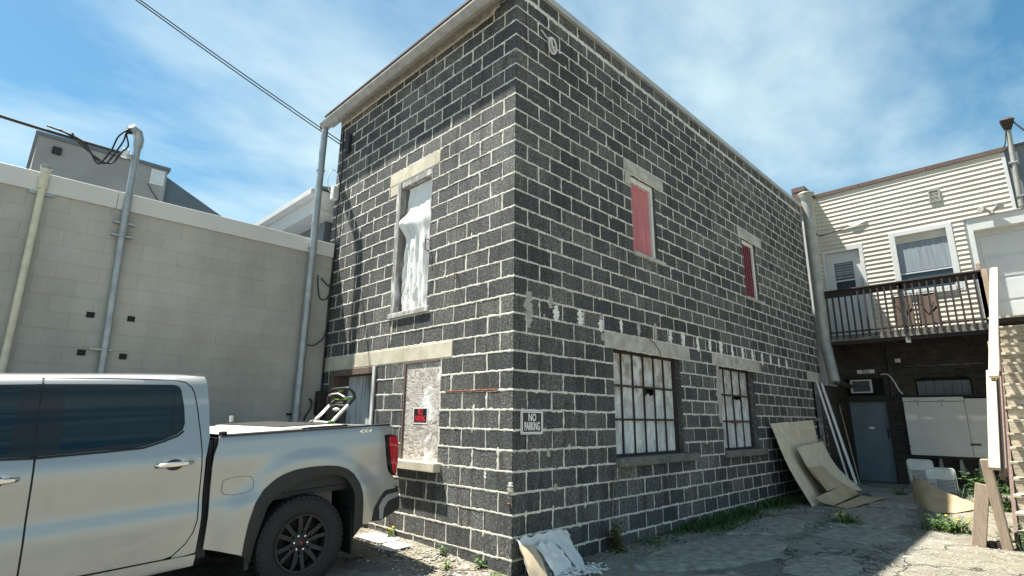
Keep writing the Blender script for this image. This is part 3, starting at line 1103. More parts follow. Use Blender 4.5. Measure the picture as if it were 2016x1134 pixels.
for (a0, a1, z0, z1, m1, folds, amp) in ((2.43, 3.10, 18 * H, 24 * H, 'pink', 4, 0.018), (6.40, 7.05, 18 * H, 24 * H, 'darkpink', 5, 0.03)):
    mb = MB()
    for (p0, p1, q0, q1) in ((a0 + 0.004, a0 + 0.05, z0 + 0.03, z1 - 0.004), (a1 - 0.075, a1 - 0.012, z0 + 0.03, z1 - 0.004), (a0 + 0.05, a1 - 0.075, z1 - 0.09, z1 - 0.004)):
        mb.box(p0, p1, 0.035, 0.11, q0, q1)
    fr = mb.build('window', MT['whitepaint'], wall_r, bevel=0.005)
    curtain(a0 + 0.045, a1 - 0.07, z0 + 0.03, z1 - 0.085, 0.085, folds, amp).build('curtain', MT[m1], fr, smooth=True, fix=False)
    MB().box(a0, a1, 0.17, 0.2, z0, z1).build('dark_interior', MT['dark'], fr)
    slab(RW, a0 - 0.02, a1 + 0.18, z0 - 0.035, z0 + 0.028, -0.12, 0.03, 'sill', MT['lintel_grey'], wall_r, 0.008)
    if m1 == 'darkpink':
        for i in range(5):
            aa = a0 + 0.10 + i * 0.1
            MB().box(aa, aa + 0.012, 0.05, 0.062, z0 + 0.03, z1 - 0.09).build('bar', MT['bar'], fr)

# --- dark opening at the far end of the long wall
mb = MB()
mb.box(9.72, 9.78, 0.05, 0.13, 0.56, 11 * H)
mb.box(10.30, 10.36, 0.05, 0.13, 0.56, 11 * H)
mb.box(9.78, 10.30, 0.05, 0.13, 1.35, 1.41)
fr = mb.build('window', MT['wood_grey'], wall_r)
MB().box(9.72, 10.36, 0.16, 0.19, 0.56, 11 * H).build('dark_interior', MT['dark'], fr)

# --- upper doorway with the plastic sheet
a0, a1, z0, z1 = OPEN_L[0]
mb = MB()
mb.box(-0.012, 0.20, a1 - 0.10, a1 - 0.004, z0 + 0.02, z1 - 0.004)
mb.box(0.0, 0.20, a0 + 0.004, a0 + 0.035, z0 + 0.02, z1 - 0.004)
mb.box(0.0, 0.20, a0 + 0.035, a1 - 0.10, z1 - 0.10, z1 - 0.004)
fr = mb.build('upper_doorway', MT['wood_grey'], wall_l, bevel=0.005)
MB().box(-0.03, 0.2, a0 - 0.04, a1 + 0.03, z0 - 0.05, z0 + 0.02).build('threshold', MT['wood_grey'], fr, bevel=0.006)
MB().box(0.145, 0.18, a0 + 0.04, a1 - 0.105, z0 + 0.02, z1 - 0.10).build('door', MT['sheet'], fr)
mb = MB()
NU, NV = 34, 60
vs = []
yl, yr_ = a1 - 0.14, a0 + 0.03
for j in range(NV + 1):
    t = j / NV
    z = z0 + 0.03 + (z1 - 0.12 - z0 - 0.03) * t
    # left edge wanders: snagged outward around 65-75 percent of the height
    snag = math.exp(-((t - 0.70) / 0.07) ** 2)
    ledge = yl - 0.035 + 0.055 * snag - 0.03 * sst(0.8, 1.0, t) + 0.01 * sin(t * 9)
    for i in range(NU + 1):
        s = i / NU
        y = ledge + (yr_ - ledge) * s
        fold = 0.016 * sin(s * 17 + 2.0 * sin(t * 3)) * sst(0.85, 0.5, t) + 0.009 * sin(s * 41 + t * 6) * sst(0.8, 0.4, t) + 0.007 * sin(s * 90 + 9 * nz(t * 5, s * 3)) * sst(0.85, 0.5, t) + 0.008 * nz(s * 9 + t * 4, t * 2.5, 2)
        slack = 0.025 * sin(pi * s) * sst(0.74, 0.6, t) + 0.05 * snag * (1 - s)
        vs.append((0.075 - fold - slack - 0.05 * snag * (1 - s) + 0.012 * nz(s * 6, t * 9, 5), y, z))
mb.add(vs, [(j * (NU + 1) + i, j * (NU + 1) + i + 1, (j + 1) * (NU + 1) + i + 1, (j + 1) * (NU + 1) + i) for j in range(NV) for i in range(NU)])
mb.build('plastic_sheet', MT['sheet'], fr, smooth=True, fix=False)
mb = MB()
mb.tube([(0.0, a0 + 0.02, 3.62), (-0.06, a0 + 0.02, 3.62), (-0.06, a0 + 0.02, 3.47), (0.0, a0 + 0.02, 3.47)], 0.008, 6)
mb.build('pull_handle', MT['rust'], fr)

# --- lower door (peeling paint)
a0, a1, z0, z1 = OPEN_L[1]
mb = MB()
mb.box(-0.01, 0.2, a1 - 0.13, a1 - 0.003, -0.1, z1 - 0.004)
mb.box(-0.012, 0.2, a0 + 0.003, a0 + 0.07, -0.1, z1 - 0.004)
mb.box(-0.01, 0.2, a0 + 0.07, a1 - 0.13, z1 - 0.10, z1 - 0.004)
fr = mb.build('lower_doorway', MT['wood_brown'], wall_l, bevel=0.006)
MB().box(-0.03, -0.012, a0 + 0.02, a0 + 0.075, 0, z1 - 0.004).build('architrave', MT['whitepaint'], fr)
for i in range(5):
    y0 = a0 + 0.075 + i * 0.186
    MB().box(0.125, 0.15, y0, y0 + 0.182, -0.1, z1 - 0.105).build('door_plank', MT['door_peel'], fr, bevel=0.004)
MB().box(0.1, 0.2, a0 + 1.01, a1 - 0.131, -0.1, z1 - 0.105).build('side_board', MT['wood_brown'], fr)
MB().box(0.155, 0.19, a0 + 0.075, a1 - 0.13, -0.1, z1 - 0.1).build('dark_interior', MT['dark'], fr)

# --- boarded window
a0, a1, z0, z1 = OPEN_L[2]
mb = MB()
mb.box(-0.004, 0.14, a1 - 0.03, a1 - 0.002, z0, z1 - 0.003)
mb.box(-0.003, 0.14, a0 + 0.03, a1 - 0.03, z1 - 0.025, z1 - 0.003)
fr = mb.build('boarded_window', MT['wood_brown'], wall_l)
MB().box(0.012, 0.03, a0 + 0.003, a1 - 0.034, z0 + 0.003, z1 - 0.028).build('plywood_board', MT['ply'], fr)
slab(LW, 1.16, 2.05, 4 * H - 0.085, 4 * H + 0.018, -0.12, 0.10, 'sill', MT['lintel_tan'], wall_l, 0.008)

# small marks of the walls
m = MB()
rows = []
for i in range(41):
    a = 0.22 + 0.9 * i / 40
    t_ = 0.010 + 0.007 * nz(i * 0.5, 3) + 0.004 * random.random()
    if i in (0, 40): t_ = 0.003
    zc = 8 * H + 0.006 + 0.003 * nz(i * 0.2, 8)
    rows += [LW(a, zc - t_, 0.001), LW(a, zc - t_ * 0.5, 0.006), LW(a, zc + t_ * 0.5, 0.006), LW(a, zc + t_, 0.001)]
m.add(rows, [(4 * i + k, 4 * i + k + 1, 4 * i + k + 5, 4 * i + k + 4) for i in range(40) for k in range(3)])
m.build('rusty_strip', MT['rust'], wall_l, fix=False)
slab(LW, 0.02, 0.06, 2 * H + 0.10, 2 * H + 0.115, -0.01, 0.02, 'rusty_strip', MT['rust'], wall_l)
MB().tube([(0.0, 0.98, 3.04), (-0.05, 0.97, 3.03), (-0.065, 0.955, 2.99), (-0.05, 0.95, 2.965)], 0.008, 6).build('iron_hook', MT['rust'], wall_l)
MB().stube([(2.67, -0.005, 2.58), (2.66, -0.03, 2.46), (2.78, -0.05, 2.38), (2.90, -0.05, 2.28), (2.95, -0.04, 2.17)], 0.007, 6).build('bent_rod', MT['rust'], wall_r)
mb = MB()
ctr = Vector((0.607, -0.05, 6.045))
pts = [(ctr.x + 0.075 * cos(t * pi / 8), ctr.y - 0.01, ctr.z - 0.02 + 0.115 * sin(t * pi / 8)) for t in range(17)]
mb.tube(pts, 0.012, 6, caps=False)
mb.bar(ctr + Vector((-0.06, 0.0, 0.08)), ctr + Vector((0.05, 0, -0.1)), 0.03, 0.02)
mb.bar(ctr + Vector((0.03, 0.03, 0.12)), ctr + Vector((0.0, 0, -0.05)), 0.025, 0.02)
mb.bar(ctr + Vector((-0.16, 0.045, 0.16)), ctr + Vector((0.0, 0.03, 0.06)), 0.012, 0.012)
mb.build('wall_bracket', MT['whitepaint'], wall_r)


def splat(fn, a0, z0, a1, z1, w, name, mat, par, seed):
    """irregular flat patch trowelled on the wall"""
    rnd = random.Random(seed)
    n = 14
    Lf, Rt = [], []
    for i in range(n + 1):
        t = i / n
        a, z = a0 + (a1 - a0) * t, z0 + (z1 - z0) * t
        ww = w * (0.35 + 0.65 * sin(pi * min(1, max(0.0, t * 0.92 + 0.06))) ** 0.5) * (1 + 0.35 * rnd.uniform(-1, 1))
        dd = w * 0.15 * rnd.uniform(-1, 1)
        Lf.append((a - ww / 2 + dd, z))
        Rt.append((a + ww / 2 + dd, z))
    mb = MB()
    vs, fs = [], []
    for i in range(n + 1):
        (l0, z), (r1, _) = Lf[i], Rt[i]
        e = 0.0002 if i in (0, n) else 0.005 + 0.002 * rnd.random()
        vs += [fn(l0, z, 0.0002), fn(l0 + (r1 - l0) * 0.2, z, e), fn(l0 + (r1 - l0) * 0.8, z, e), fn(r1, z, 0.0002)]
    for i in range(n):
        for k in range(3):
            fs.append((4 * i + k, 4 * i + k + 1, 4 * i + k + 5, 4 * i + k + 4))
    mb.add(vs, fs)
    return mb.build(name, mat, par, smooth=50, fix=False)


sd = 0
for (a, zt, zb, w, m) in ((0.235, 2.71, 2.30, 0.12, 'putty_grey'), (0.60, 2.70, 2.57, 0.09, 'putty_grey'), (0.70, 2.62, 2.43, 0.095, 'putty'), (1.15, 2.64, 2.44, 0.10, 'putty'), (1.57, 2.57, 2.41, 0.09, 'putty'), (1.60, 2.40, 2.30, 0.07, 'putty_grey'),
                          (1.58, 2.66, 2.57, 0.05, 'putty_grey'), (2.03, 2.63, 2.45, 0.075, 'putty'), (2.46, 2.66, 2.47, 0.09, 'putty_grey'), (2.90, 2.70, 2.45, 0.08, 'putty_grey'), (3.33, 2.65, 2.44, 0.09, 'putty'), (3.72, 2.66, 2.44, 0.12, 'putty'),
                          (4.2, 2.65, 2.40, 0.09, 'putty'), (4.63, 2.64, 2.42, 0.10, 'putty'), (5.05, 2.66, 2.44, 0.12, 'putty'), (5.5, 2.65, 2.36, 0.09, 'putty'), (5.95, 2.64, 2.42, 0.11, 'putty'), (6.4, 2.64, 2.40, 0.10, 'putty'), (6.85, 2.62, 2.38, 0.09, 'putty'), (7.3, 2.62, 2.42, 0.09, 'putty'), (7.75, 2.60, 2.40, 0.09, 'putty'),
                          (8.2, 2.6, 2.4, 0.08, 'putty'), (0.55, 1.02, 0.94, 0.06, 'putty_grey'), (4.82, 2.22, 1.3, 0.15, 'putty_grey'), (0.655, 0.66, 0.58, 0.075, 'putty_grey')):
    sd += 1
    splat(RW, a, zt, a, zb, w, 'putty_patch', MT[m], wall_r, sd)
for (a, zt, zb, w, m) in ((2.36, 2.68, 2.3, 0.035, 'lintel_tan'), (0.03, 0.72, 0.6, 0.07, 'putty_grey'), (0.4, 0.78, 0.72, 0.04, 'putty')):
    sd += 1
    splat(LW, a, zt, a, zb, w, 'putty_patch', MT[m], wall_l, sd)

# cables and junctions at the far edge of the short wall
mb = MB()
mb.tube([(-0.05, 4.25, 6.3), (-0.03, 4.2, 5.6), (-0.05, 4.2, 4.6), (-0.04, 4.19, 4.0), (-0.06, 4.19, 3.2), (-0.05, 4.19, 2.4), (-0.05, 4.19, 0.2)], 0.012, 6)
cb = mb.build('wall_cable', MT['wire'], house)
MB().stube([(-0.05, 4.19, 3.3), (-0.12, 4.18, 3.18), (-0.22, 4.19, 3.2), (-0.27, 4.2, 3.45), (-0.27, 4.205, 3.56)], 0.01, 6).build('cable_loop', MT['wire'], cb)
MB().stube([(-0.05, 4.19, 3.42), (-0.12, 4.18, 3.42), (-0.22, 4.20, 3.52)], 0.01, 6).build('cable_loop', MT['wire'], cb)
MB().stube([(-0.05, 4.19, 2.75), (-0.1, 4.18, 2.55), (-0.25, 4.17, 2.42), (-0.38, 4.16, 2.42)], 0.01, 6).build('cable_loop', MT['wire'], cb)
mb = MB()
pts = [(-0.10 + 0.10 * cos(t * 0.5), 4.35, 5.30 + 0.22 * sin(t * 0.5)) for t in range(13)]
mb.tube(pts, 0.008, 5)
mb.build('cable_loop', MT['chairgrey'], cb)
MB().box(-0.10, -0.001, 4.30, 4.42, 4.98, 5.22).build('junction_box', MT['whitepaint'], house, bevel=0.008)
MB().box(-0.07, -0.001, 3.98, 4.1, 5.75, 6.1).build('wire_bracket', MT['wire'], house, bevel=0.01)
MB().box(-0.14, -0.002, 4.06, 4.2, 1.35, 1.72).build('meter_box', MT['bar'], house, bevel=0.02)


# ------------------------------------------------------------------ beige building on the left
bg = empty('beige_building', (-3.0, 4.22, -0.3), 'low beige painted block building with a pale metal parapet band', 'building')
YB = 4.22
MB().box(-14, -0.03, YB + 0.0035, YB + 0.2, -1.4, 3.90).build('core_wall', MT['beige'], bg)
bwall = bg.children[0] if bg.children else None
bwall = [o for o in COL.objects if o.parent == bg][0]
bmesh_full = {}
HB, LB = 0.2, 0.405
for r in range(-3, 20):
    z0 = -0.1 + r * HB
    off = 0.5 * LB if r % 2 else 0
    a = -0.03 - (LB - off if off else LB)
    edges = [-0.03]
    x = -0.03 - (LB / 2 if r % 2 else LB)
    while x > -4.75:
        edges.append(x)
        x -= LB
    for i in range(len(edges) - 1):
        x1, x0 = edges[i], edges[i + 1]
        Lb = round(x1 - x0, 3)
        key = Lb
        if key not in bmesh_full:
            hl, hz, c = Lb / 2 - 0.0005, HB / 2 - 0.0005, 0.0025
            vs = []
            for (a_, z_, o_) in ((-hl, -hz, 0.0025), (hl, -hz, 0.0025), (hl, hz, 0.0025), (-hl, hz, 0.0025), (-hl + c, -hz + c, 0), (hl - c, -hz + c, 0), (hl - c, hz - c, 0), (-hl + c, hz - c, 0)):
                vs.append((a_, o_, z_))
            me = bpy.data.meshes.new('block')
            me.from_pydata(vs, [], [(0, 1, 5, 4), (1, 2, 6, 5), (2, 3, 7, 6), (3, 0, 4, 7), (4, 5, 6, 7)])
            me.materials.append(MT['beige'])
            bmesh_full[key] = me
        ob = bpy.data.objects.new('block', bmesh_full[key])
        ob.parent = bwall
        ob.location = Vector(((x0 + x1) / 2, YB + random.uniform(-0.0008, 0.0008), z0 + HB / 2)) - wloc(bwall)
        ob.rotation_euler = (random.uniform(-0.002, 0.002), 0, random.uniform(-0.001, 0.001))
        COL.objects.link(ob)
for i in range(5):
    MB().box(-0.03 - i * 3.0, -0.03 - (i + 1) * 3.0 + 0.004, YB - 0.035, YB + 0.25, 3.90, 4.135).build('parapet_band', MT['band'], bg, bevel=0.004)
MB().box(-14, -0.03, YB + 0.25, YB + 8, 3.7, 3.8).build('roof', MT['slate'], bg)
# cream vent pipe
vp = MB().tube([(-3.76, YB - 0.055, 3.94), (-3.75, YB - 0.055, 2.5), (-3.74, YB - 0.055, -0.4)], 0.036, 12).build('vent_pipe', MT['cream'], bg, smooth=40)
MB().tube([(-3.76, YB - 0.055, 3.93), (-3.765, YB - 0.055, 4.18)], 0.048, 12).build('pipe_sleeve', MT['cream'], vp, smooth=40)
MB().tube([(-3.765, YB - 0.055, 4.18), (-3.765, YB - 0.055, 4.215), (-3.765, YB - 0.055, 4.225)], [0.056, 0.056, 0.03], 12).build('pipe_cap', MT['galv'], vp, smooth=40)
MB().box(-3.87, -3.64, YB - 0.03, YB - 0.005, 3.86, 3.93).build('pipe_clamp', MT['galv'], vp)
# service conduit with weatherhead
cx = -2.93
cd = MB().tube([(cx, YB - 0.06, 4.80), (cx + 0.01, YB - 0.06, 3.6), (cx + 0.06, YB - 0.06, 1.9), (cx + 0.06, YB - 0.06, -0.3)], 0.042, 12).build('service_conduit', MT['galv'], bg, smooth=40)
MB().tube([(cx, YB - 0.06, 4.78), (cx, YB - 0.06, 4.90), (cx - 0.03, YB - 0.07, 4.985), (cx - 0.09, YB - 0.10, 5.0), (cx - 0.12, YB - 0.12, 4.96)], [0.056, 0.06, 0.062, 0.06, 0.05], 12).build('weatherhead', MT['galv'], cd, smooth=40)
for z in (3.72, 3.55, 2.1):
    MB().box(cx - 0.10, cx + 0.13, YB - 0.075, YB - 0.002, z - 0.012, z + 0.012).build('strap', MT['galv'], cd)
MB().tube([(cx - 0.02, YB - 0.06, 4.62), (cx - 0.07, YB - 0.1, 4.62), (cx - 0.11, YB - 0.1, 4.60)], 0.035, 8).build('insulator', MT['galv'], cd)
MB().box(cx - 0.16, cx - 0.08, YB - 0.13, YB - 0.07, 4.58, 4.70).build('insulator', MT['chairgrey'], cd, bevel=0.01)
for (vx, vz) in ((-3.072, 2.512), (-2.657, 2.518), (-3.088, 2.052), (-2.672, 2.039)):
    vb = MB().box(vx - 0.04, vx + 0.04, YB - 0.006, YB + 0.02, vz - 0.035, vz + 0.035).build('wall_vent', MT['dark'], bg)
    for k in range(3):
        MB().box(vx - 0.036, vx + 0.036, YB - 0.011, YB - 0.006, vz - 0.024 + k * 0.02, vz - 0.018 + k * 0.02).build('louvre', MT['blackplastic'], vb)
# hooked pipe near the meter
MB().stube([(-0.28, YB - 0.03, 1.05), (-0.27, YB - 0.03, 1.3), (-0.2, YB - 0.04, 1.45), (-0.19, YB - 0.04, 1.56), (-0.24, YB - 0.04, 1.6)], 0.012, 6).build('hooked_pipe', MT['wire'], bg)

# grey building behind
gb = empty('grey_rendered_building', (-2.7, 9.0, -0.2), 'taller grey rendered building rising behind the beige wall', 'building')
gw = MB().box(-3.83, -1.68, 9.0, 13.0, -0.2, 6.50).build('wall', MT['greybld'], gb)
MB().box(-3.88, -1.64, 8.96, 13.0, 6.50, 6.57).build('coping', MT['slate'], gb)
MB().box(-3.60, -3.46, 8.93, 8.999, 6.20, 6.34).build('wall_vent', MT['blackplastic'], gb, bevel=0.01)
MB().box(-1.98, -1.72, 8.985, 8.999, 6.12, 6.46).build('render_patch', MT['whitepaint'], gb)
MB().tube([(-2.0, 8.99, 6.1), (-1.9, 8.99, 5.95), (-1.7, 8.99, 5.7)], 0.008, 5).build('cable', MT['wire'], gb)
an = MB()
an.prism([(-1.675, -0.2), (1.6, -0.2), (1.6, 4.85), (-0.505, 5.86), (-1.675, 6.43)], lambda x, z, t: (x, t, z), 9.15, 13.0)
an.build('sloping_annex', MT['slate'], gb)

# eave of the house behind
ev = empty('eave_house', (0.4, 6.5, -0.2), 'small blue-grey house with a white fascia and soffit squeezed behind the block building', 'house')
MB().box(0.12, 3.0, 5.0, 9.0, -0.2, 4.83).build('wall', MT['slate'], ev)
MB().box(-0.19, 0.8, 4.60, 7.75, 4.80, 4.83).build('soffit', MT['trimwhite'], ev)
f1 = MB().box(-0.215, -0.19, 4.60, 7.75, 4.80, 5.19).build('fascia', MT['trimwhite'], ev)
MB().box(-0.19, 0.8, 4.585, 4.605, 4.832, 5.18).build('fascia', MT['trimwhite'], ev)
rf = MB()
rf.prism([(-0.27, 5.19), (3.2, 5.75), (3.2, 5.79), (-0.28, 5.225)], lambda x, z, t: (x, t, z), 4.52, 7.95)
rf.build('roof', MT['slate'], ev)
MB().box(-0.36, -0.216, 4.60, 7.75, 5.08, 5.19).build('gutter', MT['trimwhite'], ev, bevel=0.01)
# ------------------------------------------------------------------ building on the right
XS = 11.85
rb = empty('sided_building', (14.0, -2.0, -0.1), 'building with cream vinyl siding above and dark old brick below', 'building')
ROPEN = [(-0.90, -0.05, 3.30, 5.75), (-2.74, -1.63, 4.40, 5.90), (-4.40, -3.10, 3.30, 5.89)]
# brick ground floor with door and arched window openings
BO = [(-1.02, -0.13, -0.3, 2.46), (-2.64, -1.60, 1.93, 2.36)]


def wallx(opens, y0, y1, z0, z1, x0, x1):
    mb = MB()
    Ys = sorted(set([y0, y1] + [v for o in opens for v in o[:2] if y0 < v < y1]))
    Zs = sorted(set([z0, z1] + [v for o in opens for v in o[2:] if z0 < v < z1]))
    for i in range(len(Ys) - 1):
        for j in range(len(Zs) - 1):
            ym, zm = (Ys[i] + Ys[i + 1]) / 2, (Zs[j] + Zs[j + 1]) / 2
            if not any(o[0] < ym < o[1] and o[2] < zm < o[3] for o in opens):
                mb.box(x0, x1, Ys[i], Ys[i + 1], Zs[j], Zs[j + 1])
    return mb


bwl = wallx(BO, -9, 0.5, -0.4, 3.3, XS, XS + 0.3).build('brick_wall', MT['brick'], rb)
upw = wallx(ROPEN, -3.97, 0.5, 3.3, 7.36, XS + 0.012, XS + 0.3).build('upper_wall', MT['trimwhite'], rb)
wallx([(-4.40, -3.10, 3.30, 5.89)], -9, -3.971, 3.3, 7.42, XS + 0.004, XS + 0.3).build('side_wall', MT['slate'], rb)
MB().box(XS + 0.6, XS + 8, -9, 3, -0.3, 7.3).build('rear_mass', MT['slate'], rb)
for i in range(3):
    MB().box(XS - 0.05, XS + 0.35, 0.35 - i * 1.45, 0.35 - (i + 1) * 1.45 + 0.004, 7.36, 7.475).build('coping', MT['coping'], rb, bevel=0.006)
MB().box(XS - 0.02, XS + 0.35, -9, -4.001, 7.42, 7.475).build('coping', MT['coping'], rb)

smesh = {}
LAP = 0.1153


def lap(Lw, along):
    key = (round(Lw, 3), along)
    if key not in smesh:
        h = Lw / 2
        pr = [(0.025, 0.0), (0.0245, 0.006), (0.0015, LAP), (-0.004, LAP), (-0.004, 0.0)]
        vs = []
        for sgn in (-1, 1):
            for o, z in pr:
                vs.append((-o, sgn * h, z) if along == 'y' else (sgn * h, -o, z))
        n = len(pr)
        fs = [(i, (i + 1) % n, n + (i + 1) % n, n + i) for i in range(n)] + [tuple(range(n)), tuple(range(2 * n - 1, n - 1, -1))]
        me = bpy.data.meshes.new('siding_board')
        me.from_pydata(vs, [], fs)
        bm = bmesh.new()
        bm.from_mesh(me)
        bmesh.ops.recalc_face_normals(bm, faces=bm.faces)
        bm.to_mesh(me)
        bm.free()
        me.materials.append(MT['siding'])
        smesh[key] = me
    return smesh[key]


z = 3.30
while z < 7.34:
    cuts = [(o[0] - 0.07, o[1] + 0.07) for o in ROPEN if o[2] < z + LAP / 2 < o[3] + 0.08]
    ivs = []
    for s0, s1 in sub_iv(-3.90, -0.03, cuts, 0.05):
        if s1 - s0 > 2.2:
            q = round(random.uniform(s0 + 0.6, s1 - 0.6), 1)
            ivs += [(s0, q - 0.001), (q + 0.001, s1)]
        else:
            ivs.append((s0, s1))
    for s0, s1 in ivs:
        ob = bpy.data.objects.new('siding_board', lap(s1 - s0, 'y'))
        ob.parent = upw
        ob.location = Vector((XS - random.uniform(0, 0.002), (s0 + s1) / 2, z + random.uniform(-0.0015, 0.0015))) - wloc(upw)
        ob.rotation_euler = (random.uniform(-0.0008, 0.0008), 0, 0)
        COL.objects.link(ob)
    ob = bpy.data.objects.new('siding_board', lap(0.82, 'x'))
    ob.parent = upw
    ob.location = Vector((11.425, 0.012, z)) - wloc(upw)
    COL.objects.link(ob)
    z += LAP
MB().box(11.02, XS, 0.02, 0.3, 2.2, 7.35).build('return_wall', MT['trimwhite'], rb)
MB().box(10.98, 11.019, 0.0, 0.3, 6.7, 7.35).build('corner_trim', MT['coping'], rb)
MB().box(10.97, XS + 0.2, -0.02, 0.3, 7.352, 7.475).build('coping', MT['coping'], rb)
MB().box(10.47, XS, 0.03, 0.3, -0.3, 2.19).build('return_brick', MT['brick'], rb)
MB().box(XS - 0.022, XS + 0.01, -0.03, 0.0, 3.3, 7.35).build('corner_trim', MT['trimwhite'], rb)
MB().box(XS - 0.022, XS + 0.01, -3.965, -3.90, 5.96, 7.35).build('corner_trim', MT['trimwhite'], rb)
MB().box(XS - 0.018, XS + 0.005, -3.9, -0.03, 7.325, 7.358).build('top_trim', MT['siding'], rb)

# upper door beside the corner
y0, y1, z0, z1 = ROPEN[0]
mb = MB()
mb.box(XS - 0.03, XS + 0.05, y0 - 0.07, y0 + 0.02, z0, z1 + 0.07)
mb.box(XS - 0.03, XS + 0.05, y1 - 0.02, y1 + 0.04, z0, z1 + 0.07)
mb.box(XS - 0.031, XS + 0.05, y0 + 0.02, y1 - 0.02, z1 - 0.02, z1 + 0.07)
d1 = mb.build('upper_door', MT['trimwhite'], rb, bevel=0.004)
wallx([(y0 + 0.21, y1 - 0.20, 4.55, 5.44)], y0 + 0.022, y1 - 0.022, z0, z1 - 0.022, XS + 0.055, XS + 0.10).build('door_leaf', MT['doorwhite'], d1)
MB().box(XS + 0.07, XS + 0.08, y0 + 0.20, y1 - 0.19, 4.54, 5.45).build('glass', MT['glass'], d1)
MB().box(XS + 0.045, XS + 0.068, y0 + 0.20, y1 - 0.19, 4.93, 4.97).build('glazing_bar', MT['trimwhite'], d1)
for k in range(6):
    MB().box(XS + 0.060, XS + 0.066, y0 + 0.22, y1 - 0.21, 5.02 + k * 0.07 + random.uniform(-0.01, 0.01), 5.07 + k * 0.07).build('blind_slat', MT['netcurtain'], d1)

# sash window
y0, y1, z0, z1 = ROPEN[1]
mb = MB()
mb.box(XS - 0.035, XS + 0.06, y0 - 0.07, y0 + 0.05, z0 - 0.06, z1 + 0.06)
mb.box(XS - 0.035, XS + 0.06, y1 - 0.05, y1 + 0.07, z0 - 0.06, z1 + 0.06)
mb.box(XS - 0.034, XS + 0.06, y0 + 0.05, y1 - 0.05, z1 - 0.05, z1 + 0.06)
mb.box(XS - 0.06, XS + 0.06, y0 + 0.05, y1 - 0.05, z0 - 0.08, z0 + 0.04)
w1 = mb.build('sash_window', MT['trimwhite'], rb, bevel=0.004)
MB().box(XS + 0.03, XS + 0.055, y0 + 0.05, y1 - 0.05, z1 - 0.24, z1 - 0.05).build('roller_blind', MT['siding'], w1)
MB().box(XS + 0.045, XS + 0.05, y0 + 0.05, y1 - 0.05, z0 + 0.04, z1 - 0.24).build('pane', MT['glass'], w1)
MB().box(XS + 0.025, XS + 0.044, y0 + 0.05, y1 - 0.05, 4.87, 4.90).build('glazing_bar', MT['trimwhite'], w1)
mb = MB()
vs = []
for i in range(31):
    yy = y0 + 0.06 + (y1 - y0 - 0.12) * i / 30
    xx = XS + 0.042 + 0.002 * sin(i * 1.3)
    vs += [(xx, yy, 4.92), (xx, yy, z1 - 0.25)]
mb.add(vs, [(2 * i, 2 * i + 2, 2 * i + 3, 2 * i + 1) for i in range(30)])
mb.build('net_curtain', MT['netcurtain'], w1, smooth=True, fix=False)
MB().box(XS - 0.02, XS - 0.012, -2.75, -1.75, 4.12, 4.27).build('grey_panel', MT['greybld'], rb)
MB().box(XS - 0.03, XS - 0.012, -2.85, -2.72, 4.30, 4.55).build('white_outlet_box', MT['trimwhite'], rb)

# recessed white doorway at the landing
y0, y1, z0, z1 = ROPEN[2]
rec = XS + 0.22
mb = MB()
mb.box(XS - 0.02, rec, y1 - 0.075, y1 + 0.02, z0, z1 + 0.05)
mb.box(XS - 0.02, rec, y0 - 0.02, y0 + 0.06, z0, z1 + 0.05)
mb.box(XS - 0.021, rec, y0 + 0.06, y1 - 0.075, z1 - 0.24, z1 + 0.05)
d2 = mb.build('landing_doorway', MT['trimwhite'], rb, bevel=0.004)
MB().box(rec, rec + 0.05, y0 + 0.06, y1 - 0.075, z0, z1 - 0.24).build('door_leaf', MT['doorwhite'], d2)
for (q0, q1) in ((3.5, 3.98), (4.02, 4.50), (4.54, 5.02), (5.06, 5.54)):
    MB().box(rec - 0.012, rec - 0.001, y0 + 0.12, y1 - 0.14, q0 + 0.01, q1 - 0.01).build('door_panel', MT['doorwhite'], d2, bevel=0.008)
MB().box(XS - 0.05, XS + 0.02, -4.4, -3.05, 5.945, 5.965).build('head_flashing', MT['cap'], rb)

# wall vent, flood lamp, cable
vn = MB()
for (a, b, c, d) in ((-2.71, -2.68, 6.52, 6.84), (-2.52, -2.49, 6.52, 6.84), (-2.68, -2.52, 6.81, 6.84), (-2.68, -2.52, 6.52, 6.55)):
    vn.box(XS - 0.05, XS, a, b, c, d)
vn = vn.build('wall_vent', MT['duct'], rb)
MB().box(XS - 0.012, XS - 0.002, -2.68, -2.52, 6.55, 6.81).build('vent_back', MT['dark'], vn)
for k in range(7):
    MB().bar((XS - 0.03, -2.68, 6.57 + k * 0.034), (XS - 0.03, -2.52, 6.57 + k * 0.034), 0.026, 0.005, (0.6, 0, 1)).build('louvre', MT['duct'], vn)
fl = MB().tube([(XS - 0.02, -3.55, 5.99), (XS - 0.10, -3.55, 6.0)], 0.05, 10).build('flood_lamp', MT['duct'], rb)
for dy in (-0.13, 0.13):
    MB().tube([(XS - 0.08, -3.55 + dy * 0.3, 6.02), (XS - 0.13, -3.55 + dy * 0.8, 6.05), (XS - 0.22, -3.55 + dy * 1.3, 6.06)], [0.03, 0.045, 0.075], 10).build('lamp_head', MT['duct'], fl, smooth=40)
MB().stube([(10.7, -0.03, 6.45), (11.4, -0.03, 6.30), (XS - 0.03, -0.06, 6.27), (XS - 0.04, -0.6, 6.34), (XS - 0.04, -1.15, 6.43)], 0.012, 6).build('wall_cable', MT['wire'], rb)
MB().stube([(XS - 0.04, -1.15, 6.43), (XS - 0.06, -0.9, 6.36), (XS - 0.06, -0.75, 6.38)], 0.012, 6).build('wall_cable', MT['chairgrey'], rb)

